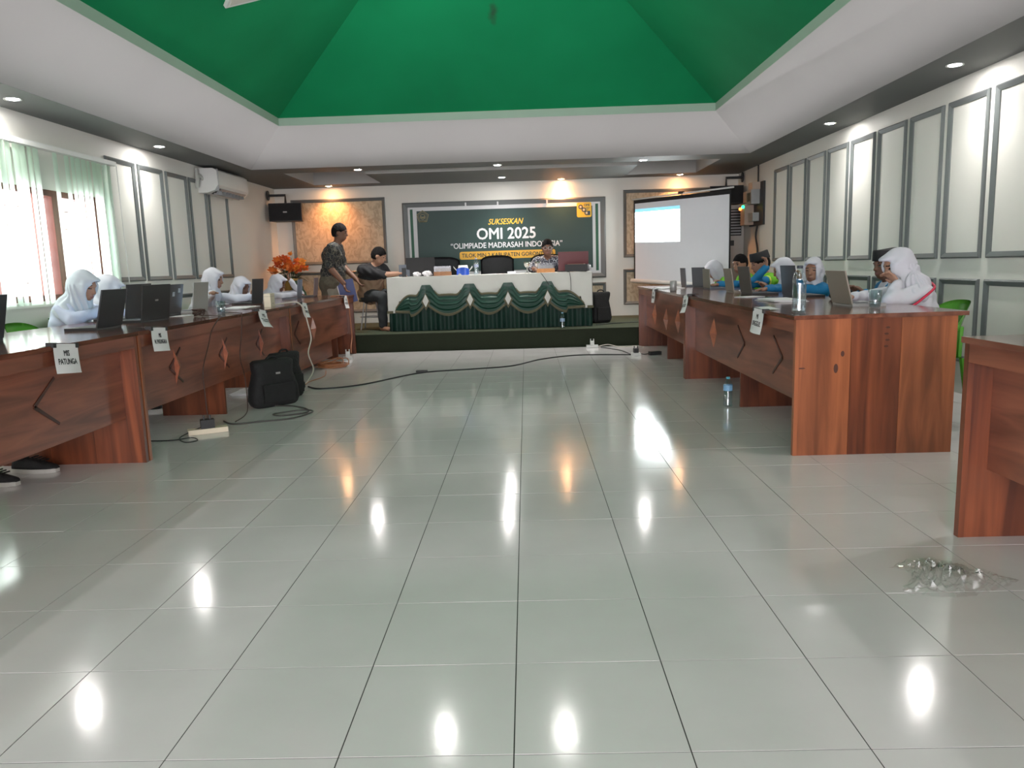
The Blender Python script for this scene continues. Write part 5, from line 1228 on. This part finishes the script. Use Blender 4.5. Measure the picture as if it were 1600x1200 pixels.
    # --- head wear
    if head == 'hijab':
        v = Vox(); v.ell(Hc+u*.014*hs-f*.010*hs, np.array([.112, .093, .124])*hs, AX, .03)
        v.cone(Hc-u*.05*hs-f*.02*hs, N_+up*.01, .082*hs, .088*s, .05)
        if brim: v.ell(Hc+f*.070*hs+u*.082*hs, np.array([.052, .058, .020])*hs, AX, .03)
        for q in (1, -1): v.cone(Hc+f*.055*hs+l*q*.066*hs+u*.03*hs, Hc+f*.040*hs+l*q*.030*hs-u*.115*hs, .020*hs, .032*hs, .03)
        if cape:
            v.ell(C+up*.085*s, np.array([.138, .182, .150])*s, [nv(np.cross(side, up)), side, up], .04)
            for q in (1, -1): v.cone(S[q], S[q]+(arms[q][0]-S[q])*.30, .066*s, .060*s, .03)
            v.cone(N_+np.array([.06, 0, -.05])*s, C+np.array([.075, 0, -.07])*s, .075*s, .080*s, .04)
        v.ell(Hc+f*.098*hs-u*.010*hs, np.array([.088, .055, .088])*hs, AX, .010, True)
        v.fold = lambda x, y, z: 0.0045*np.sin(34*np.arctan2(y, x-Hc[0]+.05)*.35+z*38+ph)*(z < Hc[2]+.02)+0.0028*np.sin(x*46+z*36+4*np.sin(y*12+ph))+0.0010*np.sin(y*60-z*45+ph)
        v.build('headscarf', [hij], root, h)
        if lanyard:
            MB().tube(spline([tuple(N_+np.array([-.15, .06, .02])*s), tuple(N_+np.array([-.09, .215, -.01])*s), tuple(N_+np.array([.0, .262, -.07])*s), tuple(N_+np.array([.09, .255, -.14])*s), tuple(N_+np.array([.19, .17, -.21])*s)], 6), .008, 6).build('lanyard', REDL, root, smooth=True)
    else:
        v = Vox(); g = 1.06
        v.ell(Hc+u*.016*hs-f*.008*hs, np.array([.106, .085, .117])*hs, AX, .02)
        v.ell(Hc+f*.10*hs-u*.035*hs, np.array([.11, .10, .085])*hs, AX, .012, True)
        v.ell(Hc-u*.125*hs, np.array([.13, .13, .075])*hs, AX, .012, True)
        for q in (1, -1): v.ell(Hc+l*q*.09*hs-u*.03*hs+f*.02, np.array([.045, .03, .055])*hs, AX, .01, True)
        v.fold = lambda x, y, z: 0.003*np.sin(x*140+z*90)*np.sin(y*150)
        v.build('hair', [HAIR], root, h)
        if head == 'cap':
            rr = [(0.045, .099, 0.0), (0.058, .101, 0), (0.132, .094, 0), (0.139, .088, 0), (0.132, .03, 0)]
            m = MB(); R = []
            for zz, r_, _ in rr: R.append([Vector(Hc+u*zz*hs-f*.008*hs+(f*math.cos(a)*1.14+l*math.sin(a)*.93)*r_*hs+u*.004*hs*math.cos(2*a)) for a in [2*PI*q/28 for q in range(28)]])
            m.rings(R).build('black_cap', VELVET, root, smooth=True)
    if glasses:
        for q in (1, -1):
            c = Hc+f*.108*hs+l*q*.034*hs+u*.006*hs
            MB().tube([Vector(c+(l*math.cos(a)*.026+u*math.sin(a)*.02)*hs) for a in [2*PI*k/16 for k in range(17)]], 0.0018, 6).build('glasses_rim', GREYMET, root)
            MB().tube([Vector(c+l*q*.026*hs), Vector(Hc+l*q*.082*hs-f*.01+u*.008*hs)], 0.0018, 6).build('glasses_temple', GREYMET, root)
    # shoes / feet
    if not standing or True:
        for q in (1, -1):
            a = an[q]; m = MB(); R = []
            for t, w_, zt in ((-.075, .026, .075), (-.05, .038, .085), (.02, .042, .085), (.09, .046, .062), (.145, .042, .048), (.175, .022, .032)):
                R.append([(a[0]+t*s/.9, a[1]+w_*math.cos(th), .0015+max(0, math.sin(th))*zt+(0 if math.sin(th) > 0 else 0)) for th in [2*PI*k/14 for k in range(14)]])
            if shoes_for(label): m.rings(R).build('shoe', SHOE, root, smooth=True)
            else: m.bm.free()
    return root
def shoes_for(label): return 'sandal' not in label

Rt_ = PI
# ---- left row of girls (facing into the room)
def seat(P_, face, lb): green_chair(P_[0]-0.03*math.cos(face), P_[1], face, lb)
p = person('girl in pale blue headscarf beside the window, arm folded across her chest', (-3.52, 5.62), (-3.30, 5.66, 1.035), 0.0, 0.86, (-.05, -.30),
       {-1: ((-3.28, 5.46, .80), (-3.20, 5.70, .86), (-.2, .95, .1), .35), 1: ((-3.22, 5.86, .82), (-3.02, 5.95, .815), (1, .2, 0), .4)}, 0, 'hijab', HIJ_B, (SH_PB,), h=0.0075)
seat((-3.52, 5.62), 0, 'green plastic armchair under the girl in the pale blue headscarf')
person('girl in white headscarf bowed behind the black laptops', (-3.60, 6.28), (-3.42, 6.22, 1.00), 0.12, 0.84, (.35, -.45), None, 1, 'hijab', HIJ_W, (SH_W,))
seat((-3.60, 6.28), .12, 'green plastic armchair under the girl behind the black laptops')
person('tall girl in white headscarf and shirt beside the silver laptop', (-3.52, 8.00), (-3.30, 8.06, 1.045), 0.0, 0.88, (.05, -.18),
       {-1: ((-3.28, 7.78, .84), (-3.05, 7.42, .92), (.3, -.9, .1), .2), 1: ((-3.14, 8.24, .82), (-2.98, 8.26, .86), (.3, .1, .9), .7)}, 0, 'hijab', HIJ_W, (SH_W,))
seat((-3.52, 8.0), 0, 'green plastic armchair under the tall girl in white')
person('girl in white headscarf typing next to the slim black laptop', (-3.50, 8.82), (-3.28, 8.78, .945), -0.1, 0.82, (-.25, -.35), None, 1, 'hijab', HIJ_W, (SH_W,))
seat((-3.50, 8.82), -.1, 'green plastic armchair under the girl typing by the slim black laptop')
person('girl in white headscarf propping her forehead near the orange flowers', (-3.45, 9.92), (-3.22, 9.90, .955), 0.0, 0.82, (.0, -.3),
       {1: ((-2.98, 10.06, .82), (-3.08, 9.99, .99), (-.4, -.1, .9), .5), -1: ((-3.12, 9.72, .80), (-2.95, 9.80, .815), (1, .1, 0), .4)}, 1, 'hijab', HIJ_W, (SH_W,))
seat((-3.45, 9.92), 0, 'green plastic armchair under the girl near the flowers')

# ---- right row (facing into the room)
def jersey(c, d):
    """lime body, striped blue sleeves"""
    r = np.zeros(len(c), int); k = d['s']
    def seg(a, b_): 
        ba = b_-a; t = np.clip(((c-a)@ba)/(ba@ba), 0, 1); return t*np.linalg.norm(ba), np.linalg.norm(c-a-t[:, None]*ba, axis=1)
    for q in (1, -1):
        E_ = d['arms'][q][0]; t, ra = seg(d['S'][q], E_); t2, rb = seg(E_, d['arms'][q][1])
        r[(ra < .075*k) & (t > .115*k)] = 1; r[rb < .070*k] = 1
        r[(ra < .085*k) & (t > .085*k) & (t < .10*k)] = 2
    return r
def blue_white(c, d): r = np.zeros(len(c), int); r[np.linalg.norm((c-d['N'])[:, :2], axis=1) < .10*d['s']] = 1; return r
person('girl in white headscarf with a red lanyard, hand raised to her mouth', (2.62, 5.06), (2.47, 5.16, 1.012), PI, 0.87, (.05, -.30),
       {1: ((2.34, 4.99, .80), (2.405, 5.03, .905), (-.5, .35, .75), .75), -1: ((2.36, 5.36, .80), (2.20, 5.22, .815), (-1, -.2, 0), .5)}, 2, 'hijab', HIJ_W, (SH_W,), h=0.0072, lanyard=True)
seat((2.53, 5.06), PI, 'green plastic armchair under the girl with the red lanyard')
person('boy in black cap and blue jersey sitting behind the girl with the lanyard', (2.98, 6.20), (2.86, 6.20, 1.005), PI, 0.86, (.25, -.1), None, 1, 'cap', None, (TEAL, SH_W), blue_white, lower=CHAR, h=0.008)
seat((2.90, 6.24), PI, 'green plastic armchair under the boy in the blue jersey')
person('girl in white headscarf and blue jersey facing out with a fist at her cheek', (2.78, 7.08), (2.60, 7.04, .965), PI, 0.84, (.95, -.05),
       {1: ((2.40, 6.92, .80), (2.455, 6.97, .875), (.1, .1, 1), .9), -1: ((2.42, 7.28, .80), (2.22, 7.16, .81), (-1, -.2, 0), .4)}, 0, 'hijab', HIJ_W, (TEAL, SH_W), None, cape=False, h=0.0078)
seat((2.78, 7.08), PI, 'green plastic armchair under the girl in the blue jersey')
person('girl in white headscarf hidden behind the open black laptop', (2.78, 7.80), (2.58, 7.78, .97), PI, 0.84, (-.3, -.35), None, 0, 'hijab', HIJ_W, (TEAL,))
seat((2.78, 7.80), PI, 'green plastic armchair under the girl hidden by the black laptop')
person('boy in black cap and lime jersey with blue sleeves raising a fist to his temple', (2.74, 8.36), (2.53, 8.38, 1.03), PI, 0.87, (-.1, -.25),
       {1: ((2.36, 8.08, .84), (2.50, 8.08, 1.0), (.1, .25, 1), .9), -1: ((2.40, 8.80, .80), (2.14, 8.66, .815), (-1, 0, 0), .4)}, 0, 'cap', None, (LIME, TEAL, YEL), jersey, lower=CHAR)
seat((2.74, 8.36), PI, 'green plastic armchair under the boy raising his fist')
person('boy with bare black hair in a lime jersey behind the taupe laptop', (2.76, 9.30), (2.56, 9.28, 1.03), PI, 0.87, (.55, -.15), None, 0, 'hair', None, (LIME, TEAL, YEL), jersey, lower=CHAR)
seat((2.76, 9.30), PI, 'green plastic armchair under the bare-headed boy')
person('girl in white headscarf and lime jersey stooping at the far desk end', (2.66, 9.98), (2.40, 9.90, .965), PI, 0.83, (-.05, -.55), None, 0, 'hijab', HIJ_W, (LIME, TEAL, YEL), jersey, cape=False)
seat((2.66, 9.98), PI, 'green plastic armchair under the stooping girl')

# ---- men on and by the stage
person('man in dark batik shirt standing by the desk end with a blue folder', (-2.62, 10.36), (-2.48, 10.36, 1.60), 0.05, 1.0, (-.05, -.15),
       {-1: ((-2.60, 10.13, 1.16), (-2.42, 10.16, .93), (.2, .1, -1), .6), 1: ((-2.52, 10.58, 1.16), (-2.32, 10.50, .97), (.5, -.2, -.8), .6)}, 1, 'hair', None, (BATIK1, P('batik_hem', (0.10, 0.085, 0.06), .8, var=.5, scale=25)), lambda c, d: (c[:, 2] < d['pel'][2]+.10).astype(int), 'short', KHAKI, True, 0.0, hem=.03, h=0.0085, bulk=1.22)
fo = empty('blue_folder', (-2.375, 10.25, 0.67), 0.25, 'blue clipboard folder held upright by the standing man', 'folder')
MB().box(-0.11, 0.11, -.010, .010, 0, .31, Matrix.Rotation(-.18, 4, 'Y')).build('cover', P('folder_blue', (0.012, 0.03, 0.16), .45), fo, bevel=.003)
MB().box(-0.113, -.103, -.011, .011, 0, .31, Matrix.Rotation(-.18, 4, 'Y')).build('page_edge', PAPER, fo)
def two_tone(c, d): return ((c-d['C'])@nv(d['N']-d['pel']) < -.02).astype(int)
sp_ = person('seated man in black and tan shirt and sandals leaning on the head table', (-2.24, 11.03), (-2.07, 10.86, 1.285), -0.75, 1.0, (.75, -.40),
       {-1: ((-1.98, 10.72, 1.02), (-1.80, 10.72, 1.035), (1, .1, 0), .4), 1: ((-2.0, 11.14, 1.01), (-1.82, 10.98, 1.035), (1, -.3, 0), .4)}, 2, 'hair', None, (BLKS, TANS), two_tone, 'short', CHAR, False, 0.246, seat_z=.43, bulk=1.2)
o = empty('stool', (-2.25, 11.05, .246), 0, 'round stool with thin metal legs under the man in black and tan', 'stool')
MB().lathe([(.17, .40), (.175, .41), (.175, .435), (.15, .445), (.001, .445)], 24).build('stool_seat', LEATHER, o, smooth=True)
for q in range(4):
    a = PI/4+q*PI/2; MB().tube([(.12*math.cos(a), .12*math.sin(a), .40), (.20*math.cos(a), .20*math.sin(a), .0)], .010, 8).build('leg', GREYMET, o)
MB().tube([(.165*math.cos(a), .165*math.sin(a), .18) for a in [2*PI*k/20 for k in range(21)]], .007, 6).build('foot_ring', GREYMET, o)
person('man with glasses and grey batik shirt seated behind the maroon laptop', (0.34, 11.62), (0.32, 11.30, 1.335), -PI/2, 1.0, (0, -.12),
       {1: ((0.56, 11.35, 1.05), (0.52, 11.05, 1.03), (0, -1, 0), .4), -1: ((0.08, 11.35, 1.05), (0.16, 11.06, 1.03), (0, -1, 0), .4)}, 1, 'hair', None, (BATIK2,), None, 'elbow', CHAR, False, 0.246, seat_z=.48, glasses=True)
